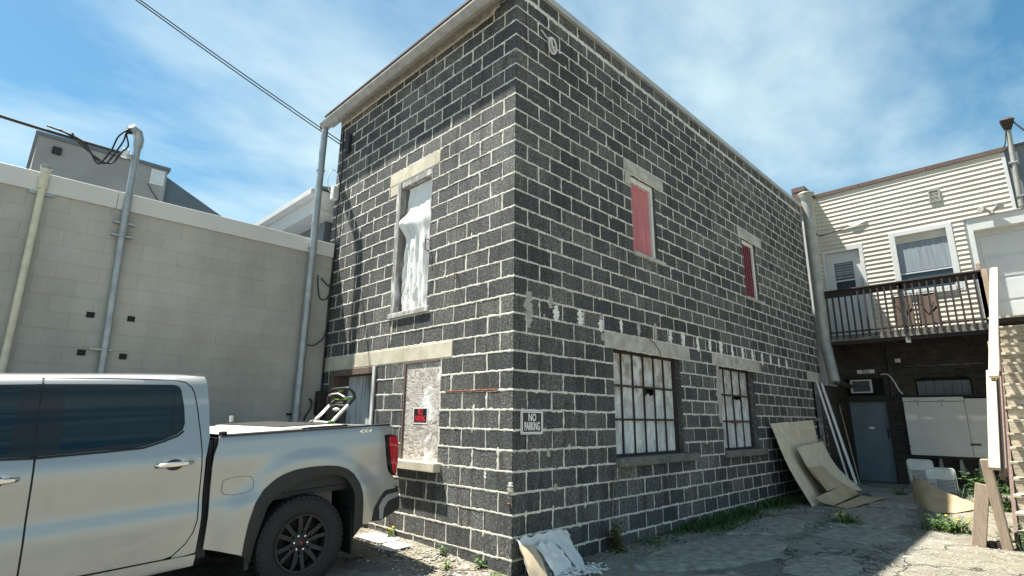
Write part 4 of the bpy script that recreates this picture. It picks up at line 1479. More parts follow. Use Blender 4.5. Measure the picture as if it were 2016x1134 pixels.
# service mast at the right edge
ms = MB().tube([(XS - 0.10, -4.11, 7.85), (XS - 0.10, -4.10, 7.4), (XS - 0.10, -4.05, 5.98)], 0.05, 12).build('service_mast', MT['duct'], rb, smooth=40)
MB().tube([(XS - 0.10, -4.11, 7.80), (XS - 0.10, -4.115, 7.9), (XS - 0.13, -4.12, 8.0), (XS - 0.16, -4.13, 8.06), (XS - 0.17, -4.13, 8.09)], [0.055, 0.09, 0.125, 0.13, 0.06], 14).build('weatherhead', MT['bar'], ms, smooth=40)
for k in range(3):
    MB().stube([(XS - 0.2, -4.2, 7.98), (XS - 0.25, -4.42 - 0.04 * k, 7.55 - 0.06 * k), (XS - 0.25, -4.6, 7.45 + 0.02 * k), (XS - 0.3, -5.5, 7.6 + 0.1 * k)], 0.016, 6).build('service_cable', MT['wire'], ms)
MB().stube([(XS - 0.14, -4.08, 7.85), (XS - 0.14, -4.03, 7.55), (XS - 0.10, -3.98, 7.42)], 0.014, 6).build('service_cable', MT['wire'], ms)
for zz_ in (7.0, 6.2):
    MB().box(XS - 0.16, XS, -4.15, -4.0, zz_, zz_ + 0.03).build('strap', MT['galv'], ms)

# blue-grey door on the ground floor
y0, y1 = -0.97, -0.18
mb = MB()
mb.box(XS - 0.01, XS + 0.14, -1.02, y0, -0.1, 2.46)
mb.box(XS - 0.01, XS + 0.14, y1, -0.13, -0.1, 2.46)
mb.box(XS - 0.01, XS + 0.14, y0, y1, 1.82, 1.97)
mb.box(XS - 0.012, XS + 0.14, y0, y1, 2.38, 2.46)
gd = mb.build('ground_door', MT['darkframe'], rb, bevel=0.004)
MB().box(XS + 0.08, XS + 0.12, y0, y1, -0.06, 1.82).build('door_leaf', MT['bluedoor'], gd)
MB().box(XS - 0.04, XS + 0.14, -1.05, -0.12, -0.2, -0.055).build('threshold', MT['darkframe'], gd)
MB().box(XS + 0.05, XS + 0.08, -0.93, -0.90, 0.95, 1.18).build('door_handle', MT['darkframe'], gd, bevel=0.006)
MB().box(XS + 0.074, XS + 0.08, -0.64, -0.53, 1.17, 1.22).build('letter_plate', MT['chairgrey'], gd)
MB().box(XS + 0.1, XS + 0.14, y0, y1, 1.97, 2.38).build('transom_panel', MT['dark'], gd)
ac = MB()
for (a, b, c, d) in ((-0.76, -0.72, 2.03, 2.35), (-0.34, -0.30, 2.03, 2.35), (-0.72, -0.34, 2.32, 2.35), (-0.72, -0.34, 2.03, 2.06)):
    ac.box(XS - 0.15, XS - 0.10, a, b, c, d)
ac = ac.build('air_conditioner', MT['trimwhite'], gd)
MB().box(XS - 0.12, XS + 0.12, -0.755, -0.305, 2.035, 2.345).build('conditioner_case', MT['blackplastic'], ac)
for k in range(8):
    MB().box(XS - 0.135, XS - 0.121, -0.715, -0.345, 2.075 + k * 0.031, 2.085 + k * 0.031).build('grille_slat', MT['slate'], ac)
pl = MB().box(XS - 0.03, XS - 0.012, -0.83, -0.46, 2.51, 2.60).build('number_plate', MT['whitepaint'], gd)


def text_mesh(txt, name, mat, size, sx, basis, origin, parent, ext=0.0006):
    cu = bpy.data.curves.new(name, 'FONT')
    cu.body = txt
    cu.size = size
    cu.align_x = 'CENTER'
    cu.align_y = 'CENTER'
    cu.extrude = ext
    cu.offset = size * 0.02
    cu.resolution_u = 3
    tmp = bpy.data.objects.new('tmp', cu)
    COL.objects.link(tmp)
    bpy.context.view_layer.update()
    dg = bpy.context.evaluated_depsgraph_get()
    me = bpy.data.meshes.new_from_object(tmp.evaluated_get(dg))
    bpy.data.objects.remove(tmp)
    me.name = name
    ex, ey = Vector(basis[0]), Vector(basis[1])
    en = ex.cross(ey)
    off = wloc(parent) if parent else Vector((0, 0, 0))
    o0 = Vector(origin)
    for v in me.vertices:
        v.co = o0 + ex * v.co.x * sx + ey * v.co.y + en * v.co.z - off
    me.materials.clear()
    me.materials.append(mat)
    ob = bpy.data.objects.new(name, me)
    COL.objects.link(ob)
    if parent: ob.parent = parent
    return ob


text_mesh('722', 'numerals', MT['signblack'], 0.105, 1.0, ((0, -1, 0), (0, 0, 1)), (XS - 0.0315, -0.645, 2.553), pl)

# arched window and white shutter
mb = MB()
arc = [(-2.62, 1.93), (-1.62, 1.93), (-1.62, 2.30)] + [(-1.62 - 1.0 * k / 10, 2.30 + 0.10 * sin(pi * k / 10)) for k in range(1, 10)] + [(-2.62, 2.30)]
mb.prism(arc, lambda y, zq, t: (t, y, zq), XS + 0.10, XS + 0.14)
aw = mb.build('arched_window', MT['dark'], rb)
for k in range(6):
    MB().box(XS + 0.07, XS + 0.10, -2.61 + k * 0.165, -2.61 + k * 0.165 + 0.157, 1.94, 2.28).build('boarding', MT['slate'], aw)
mb = MB()
for k in range(16):
    t0, t1 = k / 16, (k + 1) / 16
    ya, yb = -1.58 - 1.08 * t0, -1.58 - 1.08 * t1
    za, zb = 2.31 + 0.10 * sin(pi * t0), 2.31 + 0.10 * sin(pi * t1)
    mb.prism([(ya, za), (yb + 0.005, zb), (yb + 0.005, zb + 0.16), (ya, za + 0.16)], lambda y, zq, t: (t, y, zq), XS - 0.012, XS + 0.05)
mb.build('brick_arch', MT['brick'], rb)
sh = MB().box(XS - 0.16, XS - 0.13, -2.455, -1.34, 0.61, 1.80).build('white_shutter', MT['hatch'], rb, bevel=0.006)
MB().box(XS - 0.158, XS - 0.13, -3.05, -2.462, 0.61, 1.86).build('shutter_leaf', MT['hatch'], sh, bevel=0.006)
MB().box(XS - 0.162, XS - 0.12, -2.455, -1.335, 1.81, 1.90).build('shutter_head', MT['hatch'], sh, bevel=0.006)
MB().box(XS - 0.13, XS, -3.05, -1.36, 0.55, 1.86).build('shutter_box', MT['darkframe'], sh)
for yy in (-1.62, -2.06):
    m = MB()
    m.prism([(yy - 0.06, 1.84), (yy + 0.06, 1.84), (yy + 0.06, 1.80), (yy + 0.012, 1.78), (yy + 0.008, 1.68), (yy - 0.008, 1.68), (yy - 0.012, 1.78), (yy - 0.06, 1.80)], lambda y, zq, t: (t, y, zq), XS - 0.166, XS - 0.159)
    m.build('strap_hinge', MT['duct'], sh)
MB().box(XS - 0.18, XS - 0.16, -2.62, -2.44, 0.86, 0.895).build('latch', MT['bar'], sh)
MB().box(XS - 0.175, XS - 0.155, -1.36, -1.30, 0.78, 0.81).build('latch', MT['bar'], sh)
for yy in (-1.86, -2.22, -2.54, -2.86):
    m = MB()
    m.prism([(0.58, -0.02), (0.58, 0.02), (0.25, 0.05), (0.18, 0.03), (0.18, -0.03), (0.25, -0.05)], lambda zq, dy, t: (t, yy + dy, zq), XS - 0.10, XS - 0.05)
    m.build('bracket_leg', MT['duct'], sh)
MB().box(XS - 0.06, XS, -3.1, -1.15, 1.90, 1.95).build('ledge', MT['darkframe'], rb)
# lamp, conduits and cables under the balcony
MB().tube([(XS - 0.02, -1.16, 3.1), (XS - 0.03, -1.14, 2.2), (XS - 0.03, -1.12, 1.9)], 0.03, 8).build('conduit', MT['wire'], rb)
lb = MB().box(XS - 0.10, XS - 0.002, -1.40, -1.29, 2.73, 2.83).build('lamp_box', MT['hatch'], rb, bevel=0.015)
MB().tube([(XS - 0.07, -1.36, 2.73), (XS - 0.09, -1.38, 2.58)], 0.03, 8).build('lamp_holder', MT['wire'], lb)
MB().stube([(XS - 0.05, -1.40, 2.62), (XS - 0.08, -1.9, 2.62), (XS - 0.1, -2.5, 2.82), (XS - 0.1, -2.85, 3.08)], 0.012, 6).build('cable', MT['wire'], rb)
MB().stube([(XS - 0.02, -0.95, 2.47), (XS - 0.05, -1.1, 2.46), (XS - 0.05, -1.2, 2.3), (XS - 0.04, -1.28, 2.08), (XS - 0.04, -1.34, 1.98)], 0.014, 6).build('cable', MT['chairgrey'], rb)

# balcony
mb = MB()
mb.box(10.62, 10.66, -3.20, -0.12, 3.12, 3.31)
for k in range(8):
    yy = -0.14 - k * 0.433
    mb.box(10.66, XS - 0.002, yy - 0.02, yy + 0.02, 3.13, 3.27)
bal = mb.build('balcony', MT['deck'], rb)
for k in range(9):
    x0 = 10.60 + k * 0.138
    MB().box(x0, x0 + 0.131, -3.22, -0.10, 3.312, 3.34).build('deck_board', MT['deckworn'], bal, bevel=0.003)
MB().box(10.595, 10.618, -3.2, -0.12, 3.20, 3.308).build('rim_board', MT['deckworn'], bal)
MB().box(10.60, 10.64, -3.22, -0.13, 4.27, 4.415).build('rail_board', MT['deck'], bal, bevel=0.003)
MB().box(10.56, 10.67, -3.26, -0.11, 4.418, 4.452).build('rail_cap', MT['deck'], bal, bevel=0.004)
MB().box(10.595, 10.632, -3.17, -0.15, 3.395, 3.43).build('bottom_rail', MT['deck'], bal)
nb = 22
for k in range(nb):
    yy = -0.30 - k * (2.80 / (nb - 1))
    m = MB().bar((10.585, yy, 3.26), (10.585, yy, 4.36 + random.uniform(-0.01, 0.02)), 0.034, 0.034, (1, 0, 0))
    m.build('baluster', MT['deck'], bal)
for yy in (-0.19, -1.80, -3.20):
    MB().box(10.60, 10.69, yy - 0.045, yy + 0.045, 3.05, 4.40 if yy > -3 else 4.30).build('post', MT['deckworn' if yy == -1.80 else 'deck'], bal, bevel=0.004)
MB().box(10.60, 10.66, -3.24, -3.16, 3.34, 4.60).build('end_post', MT['oldlumber'], bal, bevel=0.004)
for k in range(7):
    xx = 10.75 + k * 0.155
    MB().bar((xx, -3.20, 3.34), (xx, -3.20, 4.36), 0.034, 0.034, (1, 0, 0)).build('baluster', MT['deck'], bal)
# brown sling chairs folded on the balcony
for (yy, lab, dx) in ((-1.76, 'brown folded sling chair on the balcony, the left of the two', 0.0), (-2.20, 'brown folded sling chair on the balcony, the right of the two', 0.05)):
    ch = empty('folded_sling_chair', (10.95 + dx, yy, 3.34), lab, 'chair', 'brown folded chairs on the balcony')
    m = MB()
    vs = []
    for j in range(9):
        for i in range(5):
            vs.append((10.90 + dx + 0.10 * j / 8 + 0.015 * sin(i / 4 * pi), yy - 0.16 + 0.32 * i / 4, 3.50 + 0.68 * j / 8))
    m.add(vs, [(j * 5 + i, j * 5 + i + 1, j * 5 + i + 6, j * 5 + i + 5) for j in range(8) for i in range(4)])
    m.build('sling', MT['chairbrown'], ch, smooth=True, fix=False)
    for s in (-1, 1):
        MB().tube([(10.88 + dx, yy + 0.17 * s, 3.345), (10.94 + dx, yy + 0.175 * s, 3.8), (11.0 + dx, yy + 0.17 * s, 4.22)], 0.013, 6).build('frame_tube', MT['darkframe'], ch)
        MB().tube([(10.97 + dx, yy + 0.15 * s, 3.345), (10.93 + dx, yy + 0.12 * s * -1, 3.95)], 0.011, 6).build('leg', MT['darkframe'], ch)
    MB().tube([(11.0 + dx, yy - 0.17, 4.22), (11.0 + dx, yy + 0.17, 4.22)], 0.013, 6).build('top_rail', MT['darkframe'], ch)

# big vent duct in the corner
vd = empty('vent_duct', (10.52, -0.17, 3.0), 'tall grey metal duct running down the corner between block wall and siding', 'duct')
DX, DY = 10.50, -0.16
MB().tube([(DX, DY, 7.0), (DX, DY, 5.2), (DX, DY, 3.3), (DX - 0.01, DY - 0.01, 3.12), (DX - 0.05, DY - 0.04, 2.98)], 0.125, 18).build('riser', MT['duct'], vd, smooth=40)
MB().tube([(DX - 0.04, DY - 0.035, 3.02), (DX - 0.16, DY - 0.12, 2.55), (DX - 0.24, DY - 0.17, 2.22)], 0.118, 18).build('lower_run', MT['duct'], vd, smooth=40)
MB().tube([(DX - 0.2, DY - 0.15, 2.24), (DX + 0.5, DY - 0.18, 2.2), (XS + 0.02, DY - 0.12, 2.2)], 0.06, 12).build('wall_spigot', MT['bar'], vd, smooth=40)
MB().tube([(DX, DY, 6.96), (DX, DY, 7.03), (DX, DY, 7.05)], [0.128, 0.20, 0.19], 20).build('top_flange', MT['duct'], vd, smooth=40)
for zq in (5.9, 4.75, 3.25):
    MB().tube([(DX, DY, zq), (DX, DY, zq + 0.03)], 0.129, 18).build('seam_band', MT['duct'], vd, smooth=40)

# ------------------------------------------------------------------ wooden stairs on the right
st = empty('wooden_staircase', (5.2, -3.9, -0.1), 'weathered wooden staircase climbing to the upper landing at the right edge', 'staircase')
RISE, RUN, X0, Z0 = 0.189, 0.262, 5.25, -0.12
for k in range(17):
    xk, zk = X0 + RUN * k, Z0 + RISE * (k + 1)
    j = random.uniform(-0.012, 0.012)
    for q, (b0, b1) in enumerate(((-0.008, 0.12), (0.127, 0.255))):
        MB().box(xk + b0 + j * (1 - q), xk + b1, -3.36 + random.uniform(-0.015, 0.01), -4.75, zk - 0.038, zk + random.uniform(-0.003, 0.003)).build('tread', MT['tread'], st, bevel=0.005)
    MB().box(xk, xk + 0.022, -3.38, -4.74, zk - RISE, zk - 0.042).build('riser', MT['tread'], st)
for yy in (-3.365, -4.70):
    m = MB()
    m.prism([(X0 - 0.02, Z0 - 0.1), (X0 + 0.3, Z0 - 0.1), (X0 + RUN * 17, Z0 + RISE * 17 - 0.30), (X0 + RUN * 17, Z0 + RISE * 17 - 0.02), (X0 - 0.02, Z0 + 0.13)], lambda x, zq, t: (x, t, zq), yy, yy + 0.04)
    m.build('stringer', MT['wood_brown'], st)
m = MB()
m.box(X0 + RUN * 17 - 0.02, XS - 0.01, -5.2, -3.24, 3.19, 3.27)
m.build('landing_frame', MT['deck'], st)
for k in range(14):
    x0 = X0 + RUN * 17 - 0.04 + k * 0.152
    MB().box(x0, x0 + 0.146, -5.2, -3.235, 3.273, 3.305).build('landing_board', MT['tread'], st, bevel=0.003)
for (p, q, w, h, mtl, nm) in (((4.93, -3.29, 0.80), (6.62, -3.325, 2.08), 0.105, 0.045, 'lumber', 'handrail'), ((6.35, -3.36, 1.98), (9.95, -3.46, 4.30), 0.11, 0.045, 'lumber', 'handrail')):
    MB().bar(p, q, w, h, (0, 0, 1)).build(nm, MT[mtl], st, bevel=0.004)
MB().bar((5.0, -3.345, 0.72), (9.95, -3.40, 4.16), 0.04, 0.14).build('guard_board', MT['wood_brown'], st, bevel=0.004)  # darker wood colour stands in for shade on the rail's inner face
MB().bar((5.6, -3.345, 0.72), (9.95, -3.40, 3.72), 0.03, 0.14).build('guard_board', MT['wood_brown'], st, bevel=0.004)
MB().bar((5.15, -3.255, -0.14), (5.12, -3.20, 0.90), 0.115, 0.10, (0, 1, 0)).build('newel_post', MT['oldlumber'], st, bevel=0.006)
MB().bar((5.08, -2.985, -0.16), (5.12, -3.13, 0.60), 0.14, 0.045, (1, 0, 0)).build('brace', MT['oldlumber'], st, bevel=0.006)
MB().box(7.4, 7.49, -3.36, -3.30, -0.14, 2.6).build('post', MT['oldlumber'], st, bevel=0.004)
MB().box(9.86, 9.95, -3.36, -3.27, -0.14, 4.3).build('post', MT['oldlumber'], st, bevel=0.004)
for k in range(3):
    MB().box(5.10 + random.uniform(0, 0.02), 5.22, -3.21 + k * 0.07 - 0.003, -3.21 + k * 0.07 + 0.06, -0.14, -0.06 + random.uniform(-0.01, 0.01)).build('footing_brick', MT['brick'], st, bevel=0.006)

# ------------------------------------------------------------------ signs
sg = empty('no_parking_sign', (0.274, -0.02, 1.18), 'black no parking sign with white letters and white rim on the dark blocks', 'sign')
def rrect(cx, cz, hw, hh, r, n=5):
    out = []
    for (sx, sz, a0) in ((1, 1, 0), (-1, 1, pi / 2), (-1, -1, pi), (1, -1, 3 * pi / 2)):
        for k in range(n + 1):
            a = a0 + pi / 2 * k / n
            out.append((cx + sx * (hw - r) + r * cos(a), cz + sz * (hh - r) + r * sin(a)))
    return out
pc = (0.275, 1.298)
rfun = lambda x, zq, t: (x, t, zq)
MB().prism(rrect(*pc, 0.172, 0.122, 0.02), rfun, -0.012, -0.009).build('plate', MT['signwhite'], sg)
MB().prism(rrect(*pc, 0.161, 0.113, 0.014), rfun, -0.0126, -0.012).build('black_border', MT['signblack'], sg)
MB().prism(rrect(*pc, 0.156, 0.108, 0.012), rfun, -0.0132, -0.0126).build('white_line', MT['signwhite'], sg)
MB().prism(rrect(*pc, 0.143, 0.098, 0.004), rfun, -0.0138, -0.0132).build('black_field', MT['signblack'], sg)
text_mesh('NO', 'lettering', MT['signwhite'], 0.108, 0.72, ((1, 0, 0), (0, 0, 1)), (pc[0], -0.0144, pc[1] + 0.046), sg)
text_mesh('PARKING', 'lettering', MT['signwhite'], 0.115, 0.50, ((1, 0, 0), (0, 0, 1)), (pc[0], -0.0144, pc[1] - 0.044), sg)
sg2 = empty('no_parking_sign', (0.0, 1.613, 1.27), 'small red on black no parking sign with white rim on the plywood board', 'sign')
lfun = lambda y, zq, t: (t, y, zq)
pc = (1.613, 1.358)
MB().prism(rrect(*pc, 0.150, 0.098, 0.006), lfun, 0.008, 0.011).build('plate', MT['signwhite'], sg2)
MB().prism(rrect(*pc, 0.133, 0.083, 0.003), lfun, 0.0072, 0.008).build('black_field', MT['signblack'], sg2)
text_mesh('NO', 'lettering', MT['signred'], 0.098, 0.68, ((0, -1, 0), (0, 0, 1)), (0.0066, pc[0], pc[1] + 0.040), sg2)
text_mesh('PARKING', 'lettering', MT['signred'], 0.098, 0.52, ((0, -1, 0), (0, 0, 1)), (0.0066, pc[0], pc[1] - 0.040), sg2)

# ------------------------------------------------------------------ overhead wires
def catenary(p, q, sag, n=24):
    p, q = Vector(p), Vector(q)
    return [p + (q - p) * (i / n) + Vector((0, 0, -sag * 4 * (i / n) * (1 - i / n))) for i in range(n + 1)]
for k, (dz, lab) in enumerate(((0.0, 'upper of the two thin black overhead wires running to the gutter corner'), (-0.06, 'lower of the two thin black overhead wires running to the gutter corner'))):
    m = MB().tube(catenary((-4.9, 4.33, 7.62 + dz * 0.6), (-0.03, 4.33, 6.08 + dz), 0.05), 0.009, 6)
    tag(m.build('overhead_wire', MT['wire'], smooth=True), lab, 'wire', 'overhead wires')
m = MB().tube(catenary((-7.5, 4.05, 4.98), (-3.02, 4.12, 4.63), 0.10), 0.02, 8)
sdp = m.build('service_drop', MT['wire'], smooth=True)
tag(sdp, 'thick black service cable drooping in from the left to the conduit on the beige wall', 'cable')
for k in range(3):
    a = (-3.10 - 0.05 * k, 4.10, 4.63)
    MB().stube([(-3.85 + 0.12 * k, 4.11, 4.70), (-3.5, 4.10 + 0.02 * k, 4.63 - 0.02 * k), (-3.32 + 0.03 * k, 4.10, 4.40 + 0.02 * k), (-3.26 + 0.05 * k, 4.09, 4.46), (-3.20 + 0.05 * k, 4.09, 4.62), (-3.16 + 0.06 * k, 4.09, 4.82 - 0.04 * k), (-3.08, 4.09, 4.95 - 0.03 * k), (-3.02, 4.11, 4.97 - 0.02 * k)], 0.011, 6).build('drip_loop', MT['wire'], sdp, smooth=True)

# ------------------------------------------------------------------ discarded boards and cardboard
def sheet(rows, name, mat, thick, label, cat, parent=None, nu=10, nv=14, wav=0.006, group=None, ragged=0.0):
    """rows: list of polylines (each same count) from one edge to the other, lofted with smooth interpolation"""
    def cat_(P, t):
        n = len(P) - 1
        f = min(n - 1e-6, max(0, t * n))
        i = int(f)
        u = f - i
        p0, p1, p2, p3 = P[max(0, i - 1)], P[i], P[i + 1], P[min(n, i + 2)]
        return 0.5 * ((2 * p1) + (p2 - p0) * u + (2 * p0 - 5 * p1 + 4 * p2 - p3) * u * u + (3 * p1 - p0 - 3 * p2 + p3) * u ** 3)
    R = [[Vector(p) for p in r] for r in rows]
    gridp = []
    for j in range(nv + 1):
        line = []
        for i in range(nu + 1):
            u = i / nu
            P = [cat_(r, u) if len(r) > 2 else r[0].lerp(r[1], u) for r in R]
            q = cat_(P, j / nv) if len(P) > 2 else P[0].lerp(P[1], j / nv)
            line.append(q + Vector((0, wav * nz(i * 0.6, j * 0.5, len(name)), wav * nz(i * 0.5, j * 0.6, 9))))
        gridp.append(line)
    if ragged:
        for i in range(nu + 1):
            d = (gridp[-1][i] - gridp[-2][i])
            gridp[-1][i] += d * ragged * random.uniform(-1, 1)
    n1 = nu + 1
    top = [p for l in gridp for p in l]
    N = []
    for j in range(nv + 1):
        for i in range(n1):
            a = gridp[j][min(i + 1, nu)] - gridp[j][max(i - 1, 0)]
            b = gridp[min(j + 1, nv)][i] - gridp[max(j - 1, 0)][i]
            c = a.cross(b)
            N.append(c.normalized() if c.length > 1e-9 else Vector((0, 0, 1)))
    bot = [p - n * thick for p, n in zip(top, N)]
    T = len(top)
    fs = []
    for j in range(nv):
        for i in range(nu):
            a = j * n1 + i
            fs.append((a, a + 1, a + n1 + 1, a + n1))
            fs.append((T + a, T + a + n1, T + a + n1 + 1, T + a + 1))
    edge = [j * n1 for j in range(nv + 1)] + [nv * n1 + i for i in range(1, n1)] + [j * n1 + nu for j in range(nv - 1, -1, -1)] + [i for i in range(nu - 1, 0, -1)]
    for k in range(len(edge)):
        a, b = edge[k], edge[(k + 1) % len(edge)]
        fs.append((a, b, T + b, T + a))
    m = MB()
    m.add(top + bot, fs)
    ob = m.build(name, mat, parent, smooth=40)
    if label: tag(ob, label, cat, group)
    return ob


sheet([[(6.73, -0.075, 1.29), (9.30, -0.05, 1.36)], [(6.76, -0.30, 0.55), (8.9, -0.25, 0.55)], [(6.80, -0.62, -0.12), (8.2, -0.52, -0.10)]],
      'fibreboard_sheet', MT['cardpale'], 0.006, 'tall pale fibreboard sheet leaning against the block wall', 'board')
sheet([[(7.25, -0.32, 0.86), (9.05, -0.26, 0.92)], [(7.33, -0.46, 0.48), (8.85, -0.52, 0.45)], [(7.5, -0.66, 0.12), (8.70, -0.97, 0.03)]],
      'fibreboard_sheet', MT['cardpale'], 0.006, 'shorter pale fibreboard sheet lying over the taller leaning one', 'board')
fb = [o for o in COL.objects if o.name == 'fibreboard_sheet'][0]
for (u, t0, t1) in ((0.40, 0.0, 0.28), (0.64, 0.0, 0.27)):
    pts = []
    for k in range(7):
        t = t0 + (t1 - t0) * k / 6
        a = Vector((6.73, -0.083, 1.29)).lerp(Vector((9.30, -0.058, 1.36)), u)
        b = Vector((6.76, -0.312, 0.55)).lerp(Vector((8.9, -0.262, 0.55)), u)
        pts.append(a.lerp(b, t * 2) + Vector((0, 0.055 * sin(pi * t * 2) * 0.4, 0)))
    MB().tube(pts, 0.004, 5).build('score_line', MT['twig'], fb)
cb1 = sheet([[(7.34, -0.47, 0.505), (8.05, -0.50, 0.50)], [(7.42, -0.60, 0.27), (8.0, -0.70, 0.30)], [(7.40, -0.71, 0.10), (7.98, -0.86, 0.19)]],
            'cardboard_box', MT['card'], 0.006, 'creased brown cardboard box flattened on the leaning boards', 'cardboard')
sheet([[(6.95, -0.63, 0.02), (7.98, -0.87, 0.195)], [(7.0, -0.75, -0.06), (8.1, -0.98, 0.09)], [(7.1, -0.88, -0.095), (8.35, -1.00, 0.02)]],
      'cardboard_sheet', MT['card'], 0.006, 'brown cardboard flap folded forward below the creased box', 'cardboard')
sheet([[(7.08, -0.90, -0.10), (8.38, -1.02, -0.03)], [(7.05, -1.02, -0.105), (8.5, -1.22, -0.055)], [(7.0, -1.10, -0.115), (8.58, -1.42, -0.03)]],
      'cardboard_sheet', MT['card'], 0.005, 'thin brown cardboard lying on the ground with a torn front edge', 'cardboard', ragged=0.6)
sheet([[(9.0, -1.72, -0.085), (8.1, -1.98, -0.10), (7.62, -2.2, -0.10), (7.78, -2.50, -0.085), (8.45, -2.70, -0.065)],
       [(8.95, -1.74, 0.12), (8.3, -1.98, 0.10), (8.05, -2.18, 0.05), (8.15, -2.48, -0.01), (8.5, -2.72, -0.055)],
       [(8.95, -1.77, 0.34), (8.62, -2.02, 0.30), (8.5, -2.19, 0.20), (8.55, -2.48, 0.07), (8.6, -2.74, -0.03)]],
      'cardboard_sheet', MT['card'], 0.006, 'curled brown cardboard standing in front of the folded white chairs', 'cardboard', nu=24, ragged=0.35)
# white vinyl trims leaning in the corner
for (p, q, w, lab) in (((10.0, -0.03, 2.21), (10.05, -0.42, 0.02), 0.07, 'left of the two long white vinyl strips leaning in the corner'), ((10.34, -0.03, 2.21), (10.0, -0.56, 0.02), 0.11, 'right of the two long white vinyl strips leaning in the corner')):
    m = MB().bar(p, q, w, 0.03, (0, -1, 0.3))
    tag(m.build('vinyl_strip', MT['pvcwhite'], bevel=0.004), lab, 'trim board', 'white vinyl strips')
m = MB().bar((11.72, 0.01, 1.74), (10.83, -0.43, -0.09), 0.022, 0.022)
tag(m.build('wooden_stick', MT['oldlumber'], bevel=0.003), 'thin wooden stick leaning beside the blue-grey door', 'stick')
for i in range(3):
    m = MB().bar((9.45 + i * 0.1, -0.06, 0.98 - 0.02 * i), (9.25 + i * 0.13, -0.34, -0.06), 0.06, 0.012, (0, -1, 0))
    tag(m.build('metal_slat', MT['slate']), ('leftmost', 'middle', 'rightmost')[i] + ' of the dark metal slats leaning behind the cardboard', 'slat', 'dark metal slats')

# folded white chairs
def folded_chair(x, y, z, w, h, lab, rot):
    ch = empty('folded_chair', (x, y, z), lab, 'chair', 'white folded chairs by the wall')
    ch.rotation_euler = (0, 0, rot)
    def loc(m, nm, mt, **k): return m.build(nm, MT[mt], ch, local=True, **k)
    r = 0.05
    pts = [(0.10, -w / 2, 0.0), (0.03, -w / 2, h * 0.5), (0.0, -w / 2, h - r)] + [(0.0, -w / 2 + r - r * cos(a), h - r + r * sin(a)) for a in (pi / 6, pi / 3, pi / 2)] + [(0.0, w / 2 - r + r * sin(a), h - r + r * cos(a)) for a in (0, pi / 6, pi / 3)] + [(0.0, w / 2, h - r), (0.03, w / 2, h * 0.5), (0.10, w / 2, 0.0)]
    loc(MB().tube(pts, 0.013, 8), 'frame_tube', 'chairgrey', smooth=True)
    pan = rrect(0, h - 0.115, w / 2 - 0.012, 0.10, 0.04)
    loc(MB().prism(pan, lambda y_, z_, t: (t, y_, z_), -0.012, 0.010), 'back_panel', 'chairwhite', bevel=0.004)
    for k in range(9):
        zz = h - 0.24 - k * 0.026
        loc(MB().box(0.0 + 0.004 * k, 0.02 + 0.004 * k, -w / 2 + 0.015, w / 2 - 0.015, zz, zz + 0.014), 'seat_slat', 'chairgrey')
    for s in (-1, 1):
        loc(MB().tube([(0.06, s * (w / 2 - 0.035), 0.02), (0.02, s * (w / 2 - 0.035), h * 0.75)], 0.011, 6), 'leg', 'chairgrey', smooth=True)
    return ch


folded_chair(10.75, -1.62, ground_z(10.75, -1.6), 0.44, 0.62, 'white folded chair standing furthest back against the brick wall', 0.02)
folded_chair(10.0, -2.05, ground_z(10.0, -2.05), 0.47, 0.52, 'white slatted folded chair nearest the curled cardboard', 0.05)
MB_ = MB().box(9.2, 9.26, -2.45, -2.15, -0.08, 0.0)
# ------------------------------------------------------------------ pickup truck
T_A = Vector((0.99831412, 0.00380656, 0.05791747))
T_L = Vector((-0.00381296, 0.99999273, 0.0))
T_U = Vector((-0.05791705, -0.00022084, 0.99832137))
T_W = Vector((-1.5833, 1.0994, 0.2119))
HW = 0.41
truck = empty('pickup_truck', (0, 0, 0), 'silver grey crew cab pickup truck parked with its tail towards the block wall', 'truck')
Mt = Matrix((T_A, T_L, T_U)).transposed().to_4x4()
Mt.translation = T_W - T_U * HW
truck.matrix_world = Mt
WD = 2.03


def tb(m, name, mat, par=None, **k):
    return m.build(name, mat, par or truck, local=True, **k)


def lerp_tab(tab, x):
    if x <= tab[0][0]: return tab[0][1]
    for (x0, y0), (x1, y1) in zip(tab, tab[1:]):
        if x <= x1:
            t = (x - x0) / (x1 - x0)
            t = t * t * (3 - 2 * t) * 0.5 + t * 0.5
            return y0 + (y1 - y0) * t
    return tab[-1][1]


CABP = [(-0.05, 0.075), (0.06, 0.052), (0.15, 0.034), (0.26, 0.014), (0.36, 0.0), (0.42, 0.002), (0.47, 0.014), (0.53, 0.021), (0.62, 0.013), (0.72, 0.003), (0.80, 0.0), (0.87, 0.006), (0.93, 0.024), (1.0, 0.045), (1.20, 0.105), (1.42, 0.18), (1.47, 0.20), (1.505, 0.235), (1.53, 0.30)]
BEDP = [(-0.05, 0.06), (0.08, 0.045), (0.18, 0.028), (0.28, 0.012), (0.37, 0.002), (0.43, 0.004), (0.50, 0.016), (0.58, 0.015), (0.68, 0.006), (0.78, 0.0), (0.85, 0.004), (0.89, 0.012), (0.96, 0.018), (0.99, 0.03), (1.01, 0.06)]


def cab_map(s, h):
    return (s, lerp_tab(CABP, h), h + HW)


def bed_map(s, h):
    w = lerp_tab(BEDP, h)
    d = sqrt((s - 0.04) ** 2 + (h * 0.97) ** 2)
    w -= 0.034 * sst(0.86, 0.66, d) * (1 if h < 0.75 else sst(0.84, 0.75, h))
    if s > 0.72:
        w += 0.3 * (s - 0.72) ** 2
    return (s, w, h + HW)


